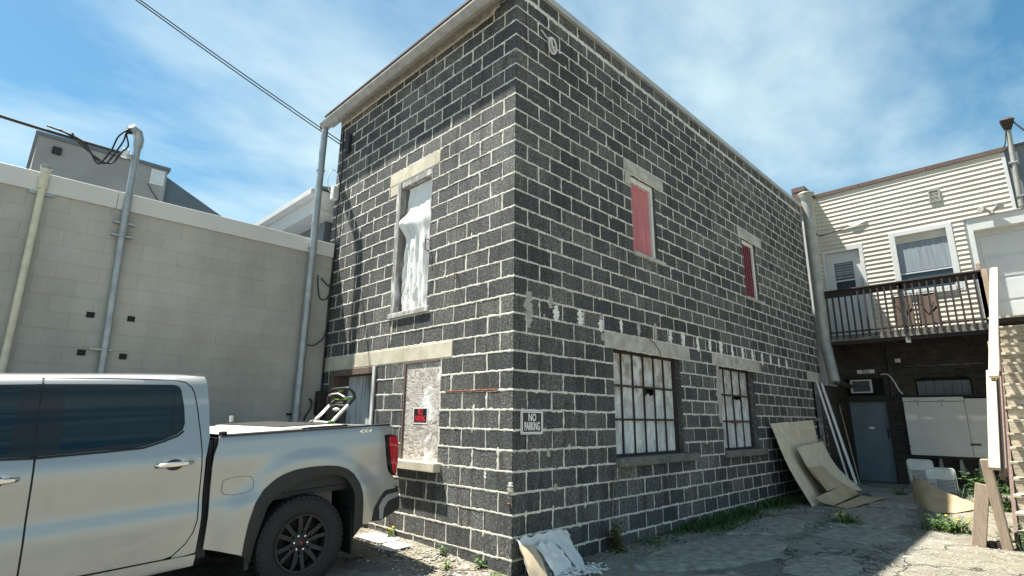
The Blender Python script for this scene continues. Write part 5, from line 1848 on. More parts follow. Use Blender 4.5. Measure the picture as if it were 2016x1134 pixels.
def clip_poly(poly, x0, x1, y0, y1):
    def cl(P, ins, inter):
        out = []
        for i in range(len(P)):
            a, b = P[i - 1], P[i]
            ia, ib = ins(a), ins(b)
            if ib:
                if not ia: out.append(inter(a, b))
                out.append(b)
            elif ia:
                out.append(inter(a, b))
        return out
    P = poly
    for (k, v, sg) in ((0, x0, 1), (0, x1, -1), (1, y0, 1), (1, y1, -1)):
        if not P: return P
        P = cl(P, lambda p: (p[k] - v) * sg >= 0, lambda a, b: tuple(a[q] + (b[q] - a[q]) * (v - a[k]) / (b[k] - a[k]) for q in (0, 1)))
    return P


def panel(poly, fmap, cell=0.04, skirt=0.02, out=0.0, mirror=False):
    """tessellate a polygon in (s,h) and wrap it on the body shape"""
    ss = [p[0] for p in poly]
    hs = [p[1] for p in poly]
    m = MB()
    idx = {}
    edges = {}
    faces = []

    def vid(p):
        k = (round(p[0], 4), round(p[1], 4))
        if k not in idx:
            idx[k] = len(m.v)
            q = fmap(*p)
            y = q[1] - out
            m.v.append(Vector((q[0], WD - y if mirror else y, q[2])))
        return idx[k]
    s0 = math.floor(min(ss) / cell) * cell
    h0 = math.floor(min(hs) / cell) * cell
    for i in range(int((max(ss) - s0) / cell) + 2):
        for j in range(int((max(hs) - h0) / cell) + 2):
            P = clip_poly(poly, s0 + i * cell, s0 + (i + 1) * cell, h0 + j * cell, h0 + (j + 1) * cell)
            if len(P) < 3: continue
            f = []
            for p in P:
                v = vid(p)
                if v not in f: f.append(v)
            if len(f) < 3: continue
            ar = sum(P[a - 1][0] * P[a][1] - P[a][0] * P[a - 1][1] for a in range(len(P)))
            if abs(ar) < 1e-7: continue
            if mirror: f = f[::-1]
            faces.append(f)
    # wound so that normals look outwards (-y)
    for f in faces:
        a, b, c = m.v[f[0]], m.v[f[1]], m.v[f[2]]
        for q in range(len(f)):
            e = (f[q], f[(q + 1) % len(f)])
            edges[tuple(sorted(e))] = edges.get(tuple(sorted(e)), 0) + 1
        m.f.append(f)
        m.mi.append(0)
    if skirt:
        base = [e for e, c in edges.items() if c == 1]
        dup = {}
        for e in base:
            for v in e:
                if v not in dup:
                    dup[v] = (len(m.v), len(m.v) + 1)
                    p = m.v[v]
                    m.v.append(p.copy())
                    m.v.append(p + Vector((0, -skirt if mirror else skirt, 0)))
            m.f.append([dup[e[0]][0], dup[e[1]][0], dup[e[1]][1], dup[e[0]][1]])
            m.mi.append(0)
    return m


def smooth_poly(P, it=1):
    for _ in range(it):
        Q = []
        for i in range(len(P)):
            a, b = P[i], P[(i + 1) % len(P)]
            Q += [(a[0] * 0.75 + b[0] * 0.25, a[1] * 0.75 + b[1] * 0.25), (a[0] * 0.25 + b[0] * 0.75, a[1] * 0.25 + b[1] * 0.75)]
        P = Q
    return P


REARDOOR = [(-1.943, 0.112), (-1.56, 0.104), (-1.10, 0.10), (-1.045, 0.112), (-0.96, 0.19), (-0.915, 0.27), (-0.897, 0.36), (-0.893, 0.55), (-0.893, 0.75), (-0.899, 0.93), (-0.922, 1.19), (-0.945, 1.36), (-0.965, 1.41), (-1.01, 1.452), (-1.085, 1.470), (-1.3, 1.480), (-1.6, 1.488), (-1.93, 1.492)]
FRONTDOOR = [(-3.05, 0.125), (-1.955, 0.112), (-1.942, 1.492), (-2.2, 1.490), (-2.42, 1.46), (-2.62, 1.37), (-2.88, 1.14), (-3.03, 0.98)]
CABSIDE = [(-1.05, 0.085), (-0.878, 0.10), (-0.868, 0.30), (-0.864, 0.48), (-0.866, 0.82), (-0.832, 1.0), (-0.831, 1.2), (-0.838, 1.40), (-0.852, 1.505), (-1.05, 1.522), (-1.5, 1.526), (-2.2, 1.522), (-2.45, 1.49), (-2.66, 1.40), (-2.64, 1.375),
           (-2.43, 1.467), (-2.2, 1.499), (-1.6, 1.497), (-1.3, 1.489), (-1.082, 1.479), (-1.005, 1.460), (-0.957, 1.415), (-0.936, 1.362), (-0.913, 1.19), (-0.890, 0.93), (-0.884, 0.75), (-0.884, 0.55), (-0.888, 0.36), (-0.906, 0.268), (-0.953, 0.184), (-1.04, 0.104)]
SILL = [(-3.1, -0.01), (-2.0, -0.01), (-0.885, 0.005), (-0.875, 0.088), (-1.1, 0.092), (-1.56, 0.094), (-1.95, 0.102), (-3.1, 0.112)]
ARCHO = [(-0.522, 0.0), (-0.512, 0.13), (-0.497, 0.262), (-0.456, 0.419), (-0.385, 0.518), (-0.292, 0.592), (-0.2, 0.632), (-0.111, 0.654), (0.04, 0.664), (0.185, 0.659), (0.3, 0.645), (0.397, 0.612), (0.48, 0.55), (0.539, 0.462), (0.572, 0.36), (0.59, 0.238), (0.60, 0.060)]
ARCHI = [(-0.452, -0.07), (-0.425, 0.10), (-0.399, 0.222), (-0.352, 0.36), (-0.29, 0.43), (-0.2, 0.49), (-0.1, 0.53), (0.0, 0.553), (0.15, 0.57), (0.27, 0.565), (0.37, 0.535), (0.44, 0.48), (0.49, 0.37), (0.503, 0.225), (0.505, -0.054)]
BEDSIDE = [(-0.757, 0.998), (0.5, 0.996), (0.93, 0.985), (0.947, 0.955), (0.950, 0.895), (0.846, 0.893), (0.850, 0.80), (0.862, 0.70), (0.90, 0.53), (0.93, 0.495), (0.975, 0.455), (0.985, 0.345), (0.86, 0.340), (0.79, 0.275), (0.722, 0.19), (0.705, 0.07), (0.655, 0.045)] + ARCHO[::-1] + [(-0.54, 0.012), (-0.7, 0.075), (-0.822, 0.115), (-0.815, 0.30), (-0.808, 0.50), (-0.808, 0.76), (-0.80, 0.84), (-0.775, 0.92)]
WINR = [(-1.947, 0.948), (-1.57, 0.955), (-1.40, 0.956), (-1.31, 0.962), (-1.178, 0.997), (-1.08, 1.035), (-1.035, 1.07), (-1.018, 1.12), (-1.025, 1.26), (-1.042, 1.39), (-1.06, 1.422), (-1.10, 1.437), (-1.3, 1.442), (-1.6, 1.447), (-1.935, 1.450)]
GLASSR = [(-1.81, 0.980), (-1.56, 0.982), (-1.31, 0.990), (-1.19, 1.022), (-1.135, 1.042), (-1.10, 1.418), (-1.3, 1.424), (-1.805, 1.432)]
QUARTR = [(-1.11, 1.055), (-1.065, 1.082), (-1.045, 1.12), (-1.05, 1.26), (-1.063, 1.385), (-1.085, 1.412)]
WINF = [(-2.93, 1.0), (-1.957, 0.948), (-1.945, 1.450), (-2.2, 1.448), (-2.42, 1.40), (-2.62, 1.28)]
GLASSF = [(-2.86, 1.02), (-2.085, 0.982), (-2.045, 1.430), (-2.2, 1.424), (-2.40, 1.37), (-2.58, 1.26)]
FENDER = [(-4.7, 0.75), (-4.62, 0.30)] + [(-3.745 + 0.62 * cos(a), 0.03 + 0.62 * sin(a)) for a in [pi * (1 - k / 16) for k in range(17)]] + [(-3.07, 0.12), (-3.045, 0.5), (-3.04, 0.97), (-3.3, 0.98), (-4.2, 0.93)]

for mir in (False, True):
    o = 0.0
    dr = tb(panel(REARDOOR, cab_map, mirror=mir), 'rear_door', MT['paint'], smooth=True, fix=False)
    df = tb(panel(FRONTDOOR, cab_map, mirror=mir), 'front_door', MT['paint'], smooth=True, fix=False)
    tb(panel(CABSIDE, cab_map, mirror=mir), 'cab_side', MT['paint'], smooth=True, fix=False)
    tb(panel(SILL, cab_map, mirror=mir, out=0.012), 'rocker_panel', MT['paint'], smooth=True, fix=False)
    bs = tb(panel(BEDSIDE, bed_map, mirror=mir, cell=0.035), 'bed_side', MT['paint'], smooth=True, fix=False)
    tb(panel(FENDER, cab_map, mirror=mir), 'front_fender', MT['paint'], smooth=True, fix=False)
    # window surrounds and glass
    wr = tb(panel(WINR, cab_map, mirror=mir, out=0.004, skirt=0.006), 'window_surround', MT['carblack'], dr, smooth=True, fix=False)
    tb(panel(GLASSR, cab_map, mirror=mir, out=0.007, skirt=0.004), 'window_glass', MT['carglass'], dr, smooth=True, fix=False)
    tb(panel(QUARTR, cab_map, mirror=mir, out=0.007, skirt=0.004), 'window_glass', MT['carglass'], dr, smooth=True, fix=False)
    tb(panel(WINF, cab_map, mirror=mir, out=0.004, skirt=0.006), 'window_surround', MT['carblack'], df, smooth=True, fix=False)
    tb(panel(GLASSF, cab_map, mirror=mir, out=0.007, skirt=0.004), 'window_glass', MT['carglass'], df, smooth=True, fix=False)
    tb(panel([(-1.975, 0.10), (-1.925, 0.10), (-1.91, 1.488), (-1.965, 1.488)], cab_map, mirror=mir, out=-0.007, skirt=0), 'seam_backing', MT['black'], dr, smooth=True, fix=False)  # black backing added behind the shut lines so the gaps read dark
    tb(panel([(q[0] + 0.02, q[1] + 0.004) if i > 3 and i < 14 else q for i, q in enumerate(REARDOOR)], cab_map, mirror=mir, out=-0.009, skirt=0), 'seam_backing', MT['black'], dr, smooth=True, fix=False)
    tb(panel([(-1.975, 0.945), (-1.93, 0.945), (-1.92, 1.452), (-1.965, 1.452)], cab_map, mirror=mir, out=0.0025, skirt=0), 'pillar_trim', MT['black'], dr, smooth=True, fix=False)
    # belt weatherstrip
    m = MB()
    strip = [(-2.93, 0.985), (-1.95, 0.938), (-1.57, 0.944), (-1.31, 0.951), (-1.178, 0.986), (-1.07, 1.026), (-1.03, 1.058)]
    m.tube([(s, (lerp_tab(CABP, h) - 0.006) if not mir else WD - lerp_tab(CABP, h) + 0.006, h + HW) for s, h in strip], 0.008, 6)
    tb(m, 'belt_moulding', MT['black'], dr)
    # arch moulding
    ring = ARCHO + ARCHI[::-1]
    m = MB()
    NA = 40

    def samp(P, t):
        f = t * (len(P) - 1)
        i = min(len(P) - 2, int(f))
        u = f - i
        return (P[i][0] + (P[i + 1][0] - P[i][0]) * u, P[i][1] + (P[i + 1][1] - P[i][1]) * u)
    vs = []
    for k in range(NA + 1):
        a, b = samp(ARCHO, k / NA), samp(ARCHI, k / NA)
        ya = bed_map(*a)[1]
        for (p, y) in ((a, ya + 0.004), (a, ya - 0.012), ((a[0] * 0.55 + b[0] * 0.45, a[1] * 0.55 + b[1] * 0.45), ya - 0.016), (b, ya + 0.004), (b, ya + 0.06), ((b[0] * 1.02, b[1] * 1.02), ya + 0.55)):
            vs.append((p[0], WD - y if mir else y, p[1] + HW))
    m.add(vs, [(k * 6 + i, k * 6 + i + 1, k * 6 + i + 7, k * 6 + i + 6) for k in range(NA) for i in range(5)])
    tb(m, 'wheel_arch_trim', MT['trimblack'], bs, smooth=35, fix=False)
    # tail lamp
    LAMP = [(0.852, 0.886), (0.94, 0.888), (1.012, 0.872), (1.03, 0.80), (1.036, 0.70), (1.02, 0.58), (0.985, 0.478), (0.955, 0.472), (0.922, 0.51), (0.885, 0.62), (0.866, 0.72)]

    def lamp_map(s, h):
        w = 0.004 + 0.3 * max(0, s - 0.72) ** 2 + 2.5 * max(0, s - 0.975) ** 2
        return (s, w, h + HW)
    tl = tb(panel(LAMP, lamp_map, mirror=mir, cell=0.02, out=0.006, skirt=0.05), 'tail_lamp', MT['carblack'], smooth=True, fix=False)
    LENS = [(0.894, 0.872), (0.95, 0.874), (1.006, 0.862), (1.022, 0.80), (1.028, 0.70), (1.013, 0.585), (0.982, 0.492), (0.96, 0.49), (0.945, 0.52), (0.92, 0.64), (0.903, 0.75)]
    tb(panel(LENS, lamp_map, mirror=mir, cell=0.02, out=0.012, skirt=0.006), 'red_lens', MT['redlens'], tl, smooth=True, fix=False)
    # bumper corner
    BC = [(0.862, 0.335), (1.03, 0.335), (1.048, 0.22), (1.05, 0.13), (0.80, 0.055), (0.715, 0.065), (0.728, 0.19), (0.79, 0.27)]

    def bump_map(s, h):
        return (s, 0.008 + 0.45 * max(0, s - 0.80) ** 2, h + HW)
    bc = tb(panel(BC, bump_map, mirror=mir, cell=0.025, skirt=0.06), 'bumper_corner', MT['trimblack'], smooth=True, fix=False)
    CHR = [(0.88, 0.295), (1.02, 0.30), (1.022, 0.255), (0.90, 0.235), (0.84, 0.17), (0.83, 0.075), (0.79, 0.068), (0.785, 0.20), (0.83, 0.262)]
    tb(panel(CHR, bump_map, mirror=mir, cell=0.025, out=0.008, skirt=0.006), 'bumper_bright_trim', MT['satin'], bc, smooth=True, fix=False)
    # bed rail cap
    m = MB()
    m.box(-0.752, 0.925, *((0.022, 0.085) if not mir else (WD - 0.085, WD - 0.022)), 0.996 + HW, 1.006 + HW)
    tb(m, 'rail_cap', MT['trimblack'], bs, bevel=0.003)
    m = MB()
    m.box(-0.75, 0.95, *((0.07, 0.10) if not mir else (WD - 0.10, WD - 0.07)), 0.46 + HW, 0.994 + HW)
    tb(m, 'bed_inner_wall', MT['trimblack'], bs)

# door handles on the near side
def handle(s0, s1, h, nm, par):
    m = MB()
    n = 12
    vs = []
    for k in range(n + 1):
        t = k / n
        s = s0 + (s1 - s0) * t
        bow = 0.045 * sin(pi * min(1, max(0, t))) ** 0.5 if 0 < t < 1 else 0.0
        th = 0.020 * (0.75 + 0.25 * sin(pi * t))
        for (dh, dy) in ((-th, 0.0), (-th * 0.6, -0.010), (th * 0.6, -0.012), (th, 0.0), (th * 0.6, 0.008), (-th * 0.6, 0.008)):
            vs.append((s, lerp_tab(CABP, h) - 0.006 - bow + dy, h + dh + 0.004 * t + HW))
    fs = [(k * 6 + i, k * 6 + (i + 1) % 6, (k + 1) * 6 + (i + 1) % 6, (k + 1) * 6 + i) for k in range(n) for i in range(6)] + [tuple(range(6)), tuple(n * 6 + i for i in range(6))]
    m.add(vs, fs)
    hd = tb(m, nm, MT['chrome'], par, smooth=45)
    m = MB()
    cup = [((s0 + s1) / 2 + 0.062 * cos(a), h - 0.003 + 0.043 * sin(a)) for a in [2 * pi * k / 20 for k in range(20)]]
    tb(panel(cup, cab_map, cell=0.02, out=0.002, skirt=0.003), 'handle_recess', MT['trimblack'], par, smooth=True, fix=False)


doors = {o.name: o for o in COL.objects if o.parent == truck}
handle(-1.225, -0.952, 0.806, 'door_handle', doors['rear_door'])
handle(-2.285, -2.008, 0.805, 'door_handle', doors['front_door'])
# fuel flap: thin dark seam and a flap over it
FU = smooth_poly([(-0.712, 0.508), (-0.480, 0.515), (-0.470, 0.60), (-0.498, 0.652), (-0.705, 0.648), (-0.722, 0.60)], 2)
fx, fh = sum(p[0] for p in FU) / len(FU), sum(p[1] for p in FU) / len(FU)
tb(panel([(fx + (a - fx) * 1.035, fh + (b - fh) * 1.05) for a, b in FU], bed_map, cell=0.03, out=0.0008, skirt=0), 'fuel_flap_seam', MT['black'], doors['bed_side'], smooth=True, fix=False)
tb(panel(FU, bed_map, cell=0.03, out=0.0022, skirt=0), 'fuel_flap', MT['paint'], doors['bed_side'], smooth=True, fix=False)
# bed badge
yb = bed_map(0.62, 0.945)[1]
bd = text_mesh('4X4', 'bed_badge', MT['chrome'], 0.052, 1.6, ((1, 0, 0), (0, 0, 1)), (0.62, yb - 0.004, 0.948 + HW), None, 0.002)
bd.parent = truck

# roof, rear window, windscreen, hood
m = MB()
TOPE = [(-2.66, 1.40), (-2.45, 1.49), (-2.2, 1.522), (-1.5, 1.526), (-1.05, 1.522), (-0.852, 1.505)]
ss = [-0.850, -0.90, -1.05, -1.3, -1.6, -2.0, -2.2, -2.45, -2.62]
NU = 16
for s in ss:
    he = lerp_tab(TOPE, s)
    e = lerp_tab(CABP, he) - 0.001
    for i in range(NU + 1):
        u = i / NU
        y = e + (WD - 2 * e) * u
        m.v.append(Vector((s, y, he + 0.032 * (1 - (2 * u - 1) ** 4) - 0.001 + HW)))
for j in range(len(ss) - 1):
    for i in range(NU):
        m.f.append([j * (NU + 1) + i, j * (NU + 1) + i + 1, (j + 1) * (NU + 1) + i + 1, (j + 1) * (NU + 1) + i])
        m.mi.append(0)
tb(m, 'roof', MT['paint'], smooth=True)
m = MB()
m.add([(-0.845, 0.22, 1.50 + HW), (-0.845, WD - 0.22, 1.50 + HW), (-0.835, WD - 0.03, 0.95 + HW), (-0.835, 0.03, 0.95 + HW), (-0.865, WD - 0.03, 0.1 + HW), (-0.865, 0.03, 0.1 + HW)], [(0, 1, 2, 3), (3, 2, 4, 5)])
tb(m, 'cab_rear_panel', MT['paint'])
m = MB()
m.add([(-0.836, 0.34, 1.43 + HW), (-0.836, WD - 0.34, 1.43 + HW), (-0.826, WD - 0.24, 1.05 + HW), (-0.826, 0.24, 1.05 + HW)], [(0, 1, 2, 3)])
tb(m, 'rear_window', MT['carglass'])
m = MB()
m.add([(-2.62, 0.26, 1.43 + HW), (-2.62, WD - 0.26, 1.43 + HW), (-3.25, WD - 0.12, 0.98 + HW), (-3.25, 0.12, 0.98 + HW)], [(0, 1, 2, 3)])
tb(m, 'windscreen', MT['carglass'])
m = MB()
for j, (s, h) in enumerate(((-3.05, 0.985), (-3.3, 0.99), (-3.8, 0.975), (-4.3, 0.94), (-4.62, 0.87), (-4.72, 0.70), (-4.72, 0.2))):
    for i in range(9):
        u = i / 8
        m.v.append(Vector((s, 0.045 + (WD - 0.09) * u, h + 0.04 * (1 - (2 * u - 1) ** 2) * (1 if j < 5 else 0) + HW)))
for j in range(6):
    for i in range(8):
        m.f.append([j * 9 + i, j * 9 + i + 1, j * 9 + i + 10, j * 9 + i + 9])
        m.mi.append(0)
tb(m, 'hood', MT['paint'], smooth=40)
# inner dark mass of the cab, gap seal, bed floor, tailgate, bumper
tb(MB().box(-3.0, -0.875, 0.13, WD - 0.13, 0.02 + HW, 0.95 + HW).box(-2.5, -0.88, 0.28, WD - 0.28, 0.94 + HW, 1.42 + HW), 'cab_interior', MT['dark'])
tb(MB().box(-0.868, -0.80, 0.06, WD - 0.06, 0.05 + HW, 0.97 + HW), 'cab_bed_seal', MT['black'])
tb(MB().box(-0.79, -0.76, 0.06, WD - 0.06, 0.12 + HW, 0.985 + HW), 'bed_headboard', MT['trimblack'])
tb(MB().box(-0.78, 0.97, 0.10, WD - 0.10, 0.40 + HW, 0.45 + HW), 'bed_floor', MT['trimblack'])
tb(MB().box(0.945, 1.0, 0.085, WD - 0.085, 0.36 + HW, 0.985 + HW), 'tailgate', MT['paint'], bevel=0.012)
tb(MB().box(0.985, 1.075, 0.12, WD - 0.12, 0.10 + HW, 0.325 + HW), 'rear_bumper', MT['chrome'], bevel=0.02)
tb(MB().box(0.98, 1.085, 0.10, WD - 0.10, 0.326 + HW, 0.345 + HW), 'bumper_step', MT['trimblack'], bevel=0.006)
# side step, frame rails, exhaust, axle
tb(MB().box(-2.95, -0.95, -0.05, 0.10, -0.10 + HW, -0.055 + HW), 'side_step', MT['trimblack'], bevel=0.015)
for yy in (0.55, WD - 0.55):
    tb(MB().box(-4.4, 0.95, yy - 0.05, yy + 0.05, 0.02 + HW, 0.18 + HW), 'frame_rail', MT['black'])
tb(MB().tube([(0, 0.2, HW), (0, WD - 0.2, HW)], 0.06, 10), 'rear_axle', MT['black'])
tb(MB().tube([(-3.745, 0.2, HW), (-3.745, WD - 0.2, HW)], 0.05, 10), 'front_axle', MT['black'])
tb(MB().tube([(-2.5, 0.7, 0.06 + HW), (-0.6, 0.7, 0.08 + HW), (0.3, 0.68, 0.22 + HW), (0.9, 0.5, 0.12 + HW)], 0.035, 8), 'exhaust_pipe', MT['duct'], smooth=True)
# inner fender: pale inner wall seen through the arch, mud flap
tb(MB().box(-0.42, 0.45, 0.36, 0.38, 0.18 + HW, 0.56 + HW), 'inner_fender', MT['greybld'])
tb(MB().box(0.49, 0.51, 0.03, 0.36, -0.20 + HW, 0.20 + HW), 'mud_flap', MT['black'])
tb(MB().box(-0.50, -0.46, 0.03, 0.30, -0.12 + HW, 0.12 + HW), 'mud_flap', MT['trimblack'])

# wheels
def wheel(s, near):
    y0 = 0.012 if near else WD - 0.012
    sg = 1 if near else -1
    def wf(a, b, t):
        return (s + a, y0 + sg * t, HW + b)
    m = MB()
    R, r = 0.412, 0.243
    prof = [(r - 0.004, 0.03), (r + 0.01, 0.012), (r + 0.035, 0.0), (r + 0.09, -0.004), (R - 0.045, 0.006), (R - 0.018, 0.018), (R - 0.006, 0.035), (R - 0.009, 0.09), (R - 0.009, 0.20), (R - 0.006, 0.25), (R - 0.03, 0.275), (r + 0.03, 0.285), (r - 0.004, 0.26)]
    m.lathe(prof, wf, 64)
    ty = tb(m, 'wheel', MT['tyre'], smooth=35)
    # tread blocks
    m = MB()
    for k in range(52):
        a = 2 * pi * k / 52
        for row, (t0, t1) in enumerate(((0.012, 0.062), (0.075, 0.135), (0.15, 0.21), (0.225, 0.275))):
            b = a + (0.06 if row % 2 else 0)
            da = 0.043
            q = []
            for rr_, lim in ((R - 0.012, 1), (R + 0.004, 0.9)):
                for (aa, tt) in ((b - da * lim, t0), (b + da * lim, t0), (b + da * lim, t1), (b - da * lim, t1)):
                    rad = rr_ - (0.012 if tt < 0.02 or tt > 0.27 else 0)
                    q.append(wf(rad * cos(aa), rad * sin(aa), tt))
            m.add(q, [(4, 5, 6, 7), (0, 1, 5, 4), (1, 2, 6, 5), (2, 3, 7, 6), (3, 0, 4, 7)])
    tb(m, 'tread', MT['tyre'], ty)
    m = MB()
    m.lathe([(r - 0.012, 0.012), (r + 0.004, 0.010), (r + 0.006, 0.02), (r - 0.006, 0.03), (r - 0.02, 0.06), (r - 0.03, 0.12), (r - 0.02, 0.25)], wf, 64)
    rm = tb(m, 'rim', MT['rim'], ty, smooth=35)
    tb(MB().lathe([(0.001, 0.135), (r - 0.03, 0.13)], wf, 40), 'recess_shade_disc', MT['black'], ty)  # black disc stands in for the shade behind the spokes
    m = MB()
    for k in range(6):
        a = 2 * pi * k / 6 + radians(22)
        ca, sa = cos(a), sin(a)
        tx, tz = -sa, ca
        for sgn in (-1, 1):
            # U-shaped pair of bars
            P = []
            for (rad, off, t, w) in ((0.060, 0.020, 0.052, 0.034), (0.10, 0.028, 0.040, 0.032), (0.16, 0.038, 0.030, 0.032), (r - 0.008, 0.056, 0.022, 0.034)):
                cxp, czp = rad * ca + sgn * off * tx, rad * sa + sgn * off * tz
                P.append(((cxp - w / 2 * tx, czp - w / 2 * tz), (cxp + w / 2 * tx, czp + w / 2 * tz), t))
            vs = []
            for (l, rr2, t) in P:
                vs += [wf(l[0], l[1], t), wf(rr2[0], rr2[1], t), wf(rr2[0], rr2[1], t + 0.035), wf(l[0], l[1], t + 0.035)]
            fs = [(4 * i + j, 4 * i + (j + 1) % 4, 4 * i + 4 + (j + 1) % 4, 4 * i + 4 + j) for i in range(3) for j in range(4)]
            m.add(vs, fs)
    tb(m, 'spokes', MT['rim'], ty, smooth=30)
    m = MB()
    for k in range(6):
        a = 2 * pi * k / 6 + radians(22)
        ca, sa = cos(a), sin(a)
        tx, tz = -sa, ca
        pts = []
        for (rad, off, t) in ((r - 0.015, 0.040, 0.019), (0.16, 0.024, 0.027), (0.115, 0.014, 0.034), (0.105, 0.0, 0.036), (0.115, -0.014, 0.034), (0.16, -0.024, 0.027), (r - 0.015, -0.040, 0.019)):
            pts.append(wf(rad * ca + off * tx, rad * sa + off * tz, t))
        tb(MB().tube(pts, 0.0055, 5), 'spoke_edging', MT['rimedge'], ty, smooth=True)

    m = MB()
    m.lathe([(0.001, 0.038), (0.036, 0.040), (0.044, 0.046), (0.075, 0.055), (0.085, 0.085)], wf, 28)
    hb = tb(m, 'hub', MT['rim'], ty, smooth=35)
    for k in range(6):
        a = 2 * pi * k / 6 + radians(-8)
        c = (0.063 * cos(a), 0.063 * sin(a))
        m = MB()
        m.lathe([(0.001, 0.036), (0.008, 0.037), (0.010, 0.041), (0.010, 0.056)], lambda p, q, t: wf(c[0] + p, c[1] + q, t), 10)
        tb(m, 'lug_nut', MT['chrome'], ty, smooth=35)
    if near:
        lt = text_mesh('GMC', 'cap_lettering', MT['signred'], 0.018, 1.0, ((cos(radians(-72)), 0, sin(radians(-72))), (-sin(radians(-72)), 0, cos(radians(-72)))), (s, y0 + 0.034, HW), None, 0.001)
        lt.parent = ty
    return ty


for s in (0.0, -3.745):
    wheel(s, True)
    wheel(s, False)

# bed cover: flat panel, folded stack
tc_ = tb(MB().box(-0.745, -0.03, 0.045, WD - 0.045, 1.0075 + HW, 1.016 + HW), 'bed_cover', MT['tonneau'], bevel=0.006)
tb(MB().box(-0.20, 0.40, 0.06, WD - 0.06, 1.018 + HW, 1.027 + HW), 'folded_panel', MT['tonneau'], tc_, bevel=0.004)
tb(MB().box(-0.14, 0.40, 0.30, WD - 0.06, 1.029 + HW, 1.038 + HW), 'folded_panel', MT['blackplastic'], tc_, bevel=0.004)
tb(MB().box(0.02, 0.44, 0.05, 0.12, 1.008 + HW, 1.026 + HW), 'folded_panel', MT['blackplastic'], tc_, bevel=0.006)
tb(MB().box(-0.75, -0.70, 0.03, 0.10, 1.006 + HW, 1.036 + HW), 'cover_clamp', MT['black'], tc_, bevel=0.006)
tb(MB().box(-0.12, -0.09, WD - 0.3, WD - 0.26, 1.06 + HW, 1.13 + HW), 'cover_clamp', MT['moweralu'], tc_)

# lawn mower standing in the bed
mow = empty('lawn_mower', (0, 0, 0), 'green and black lawn mower standing in the truck bed with its folded handle up', 'lawn mower')
mow.matrix_world = Mt @ Matrix.Translation((0, 0, 0))


def mb_(m, name, mat, par=None, **k):
    return m.build(name, mat, par or mow, local=True, **k)


LM = 0.90     # lateral position in the bed
dk = MB()
dk.prism([(0.08, 0.50), (0.60, 0.50), (0.60, 0.66), (0.52, 0.72), (0.18, 0.72), (0.08, 0.66)], lambda s, h, t: (s, t, h + HW), LM - 0.25, LM + 0.25)
dkm = mb_(dk, 'deck', MT['mowergreen'], bevel=0.03)
mb_(MB().prism([(0.20, 0.725), (0.48, 0.725), (0.46, 0.86), (0.40, 0.90), (0.26, 0.90), (0.21, 0.86)], lambda s, h, t: (s, t, h + HW), LM - 0.15, LM + 0.15), 'motor_cover', MT['blackplastic'], bevel=0.02)
for (s, y) in ((0.12, LM - 0.30), (0.58, LM - 0.30), (0.12, LM + 0.30), (0.58, LM + 0.30)):
    wv = mb_(MB().lathe([(0.02, -0.02), (0.07, -0.025), (0.095, -0.02), (0.10, 0.0), (0.095, 0.02), (0.07, 0.025), (0.02, 0.02)], lambda a, b, t: (s + a, y + t, 0.555 + HW + b), 20), 'wheel', MT['blackplastic'], smooth=35)
    mb_(MB().lathe([(0.001, -0.028), (0.05, -0.03), (0.055, -0.02)], lambda a, b, t: (s + a, y + t, 0.555 + HW + b), 16), 'hub_cap', MT['mowergreen'], wv)
YN, YF = 0.70, 1.10
for y in (YN, YF):
    ds = 0.0 if y == YN else -0.02
    mb_(MB().tube([(0.46 + ds, y, 0.62 + HW), (0.55 + ds, y, 0.985 + HW), (0.57 + ds, y, 1.0 + HW), (0.79 + ds, y, 1.21 + HW)], 0.019, 10), 'handle_tube', MT['moweralu'], smooth=True)
    mb_(MB().tube([(0.78 + ds, y, 1.20 + HW), (0.835 + ds, y, 1.25 + HW), (0.875 + ds, y, 1.29 + HW), (0.86 + ds, y, 1.345 + HW), (0.815 + ds, y, 1.392 + HW)], 0.017, 10), 'upper_tube', MT['blackplastic'], smooth=True)
    mb_(MB().box(0.545 + ds, 0.625 + ds, y - 0.035, y + 0.01, 0.985 + HW, 1.05 + HW), 'latch_knob', MT['mowergreen'] if y == YN else MT['moweralu'], bevel=0.015)
mb_(MB().tube([(0.815, YN, 1.392 + HW), (0.80, YN + 0.05, 1.402 + HW), (0.795, LM, 1.40 + HW), (0.79, YF - 0.05, 1.395 + HW), (0.795, YF, 1.385 + HW)], 0.018, 10), 'grip_bar', MT['blackplastic'], smooth=True)
mb_(MB().tube([(0.875, YN, 1.292 + HW), (0.80, YN + 0.10, 1.30 + HW), (0.77, LM, 1.345 + HW), (0.75, YF - 0.08, 1.34 + HW), (0.76, YF, 1.325 + HW)], 0.010, 8), 'bail_bar', MT['moweralu'], smooth=True)
mb_(MB().tube([(0.86, YN, 1.30 + HW), (0.80, YN + 0.06, 1.275 + HW), (0.79, LM, 1.27 + HW), (0.80, YF - 0.05, 1.285 + HW), (0.84, YF, 1.30 + HW)], 0.010, 8), 'lower_bar', MT['mowergreen'], smooth=True)
mb_(MB().tube([(0.575, YN, 1.02 + HW), (0.565, LM, 1.03 + HW), (0.555, YF, 1.03 + HW)], 0.017, 8), 'cross_tube', MT['moweralu'], smooth=True)
mb_(MB().tube([(0.775, YN, 1.20 + HW), (0.76, LM, 1.21 + HW), (0.755, YF, 1.20 + HW)], 0.014, 8), 'cross_tube', MT['blackplastic'], smooth=True)
mb_(MB().box(0.785, 0.825, LM - 0.03, LM + 0.04, 1.36 + HW, 1.412 + HW), 'switch_box', MT['mowergreen'], bevel=0.010)
mb_(MB().box(0.76, 0.80, LM - 0.10, LM + 0.08, 1.195 + HW, 1.25 + HW), 'console', MT['blackplastic'], bevel=0.012)
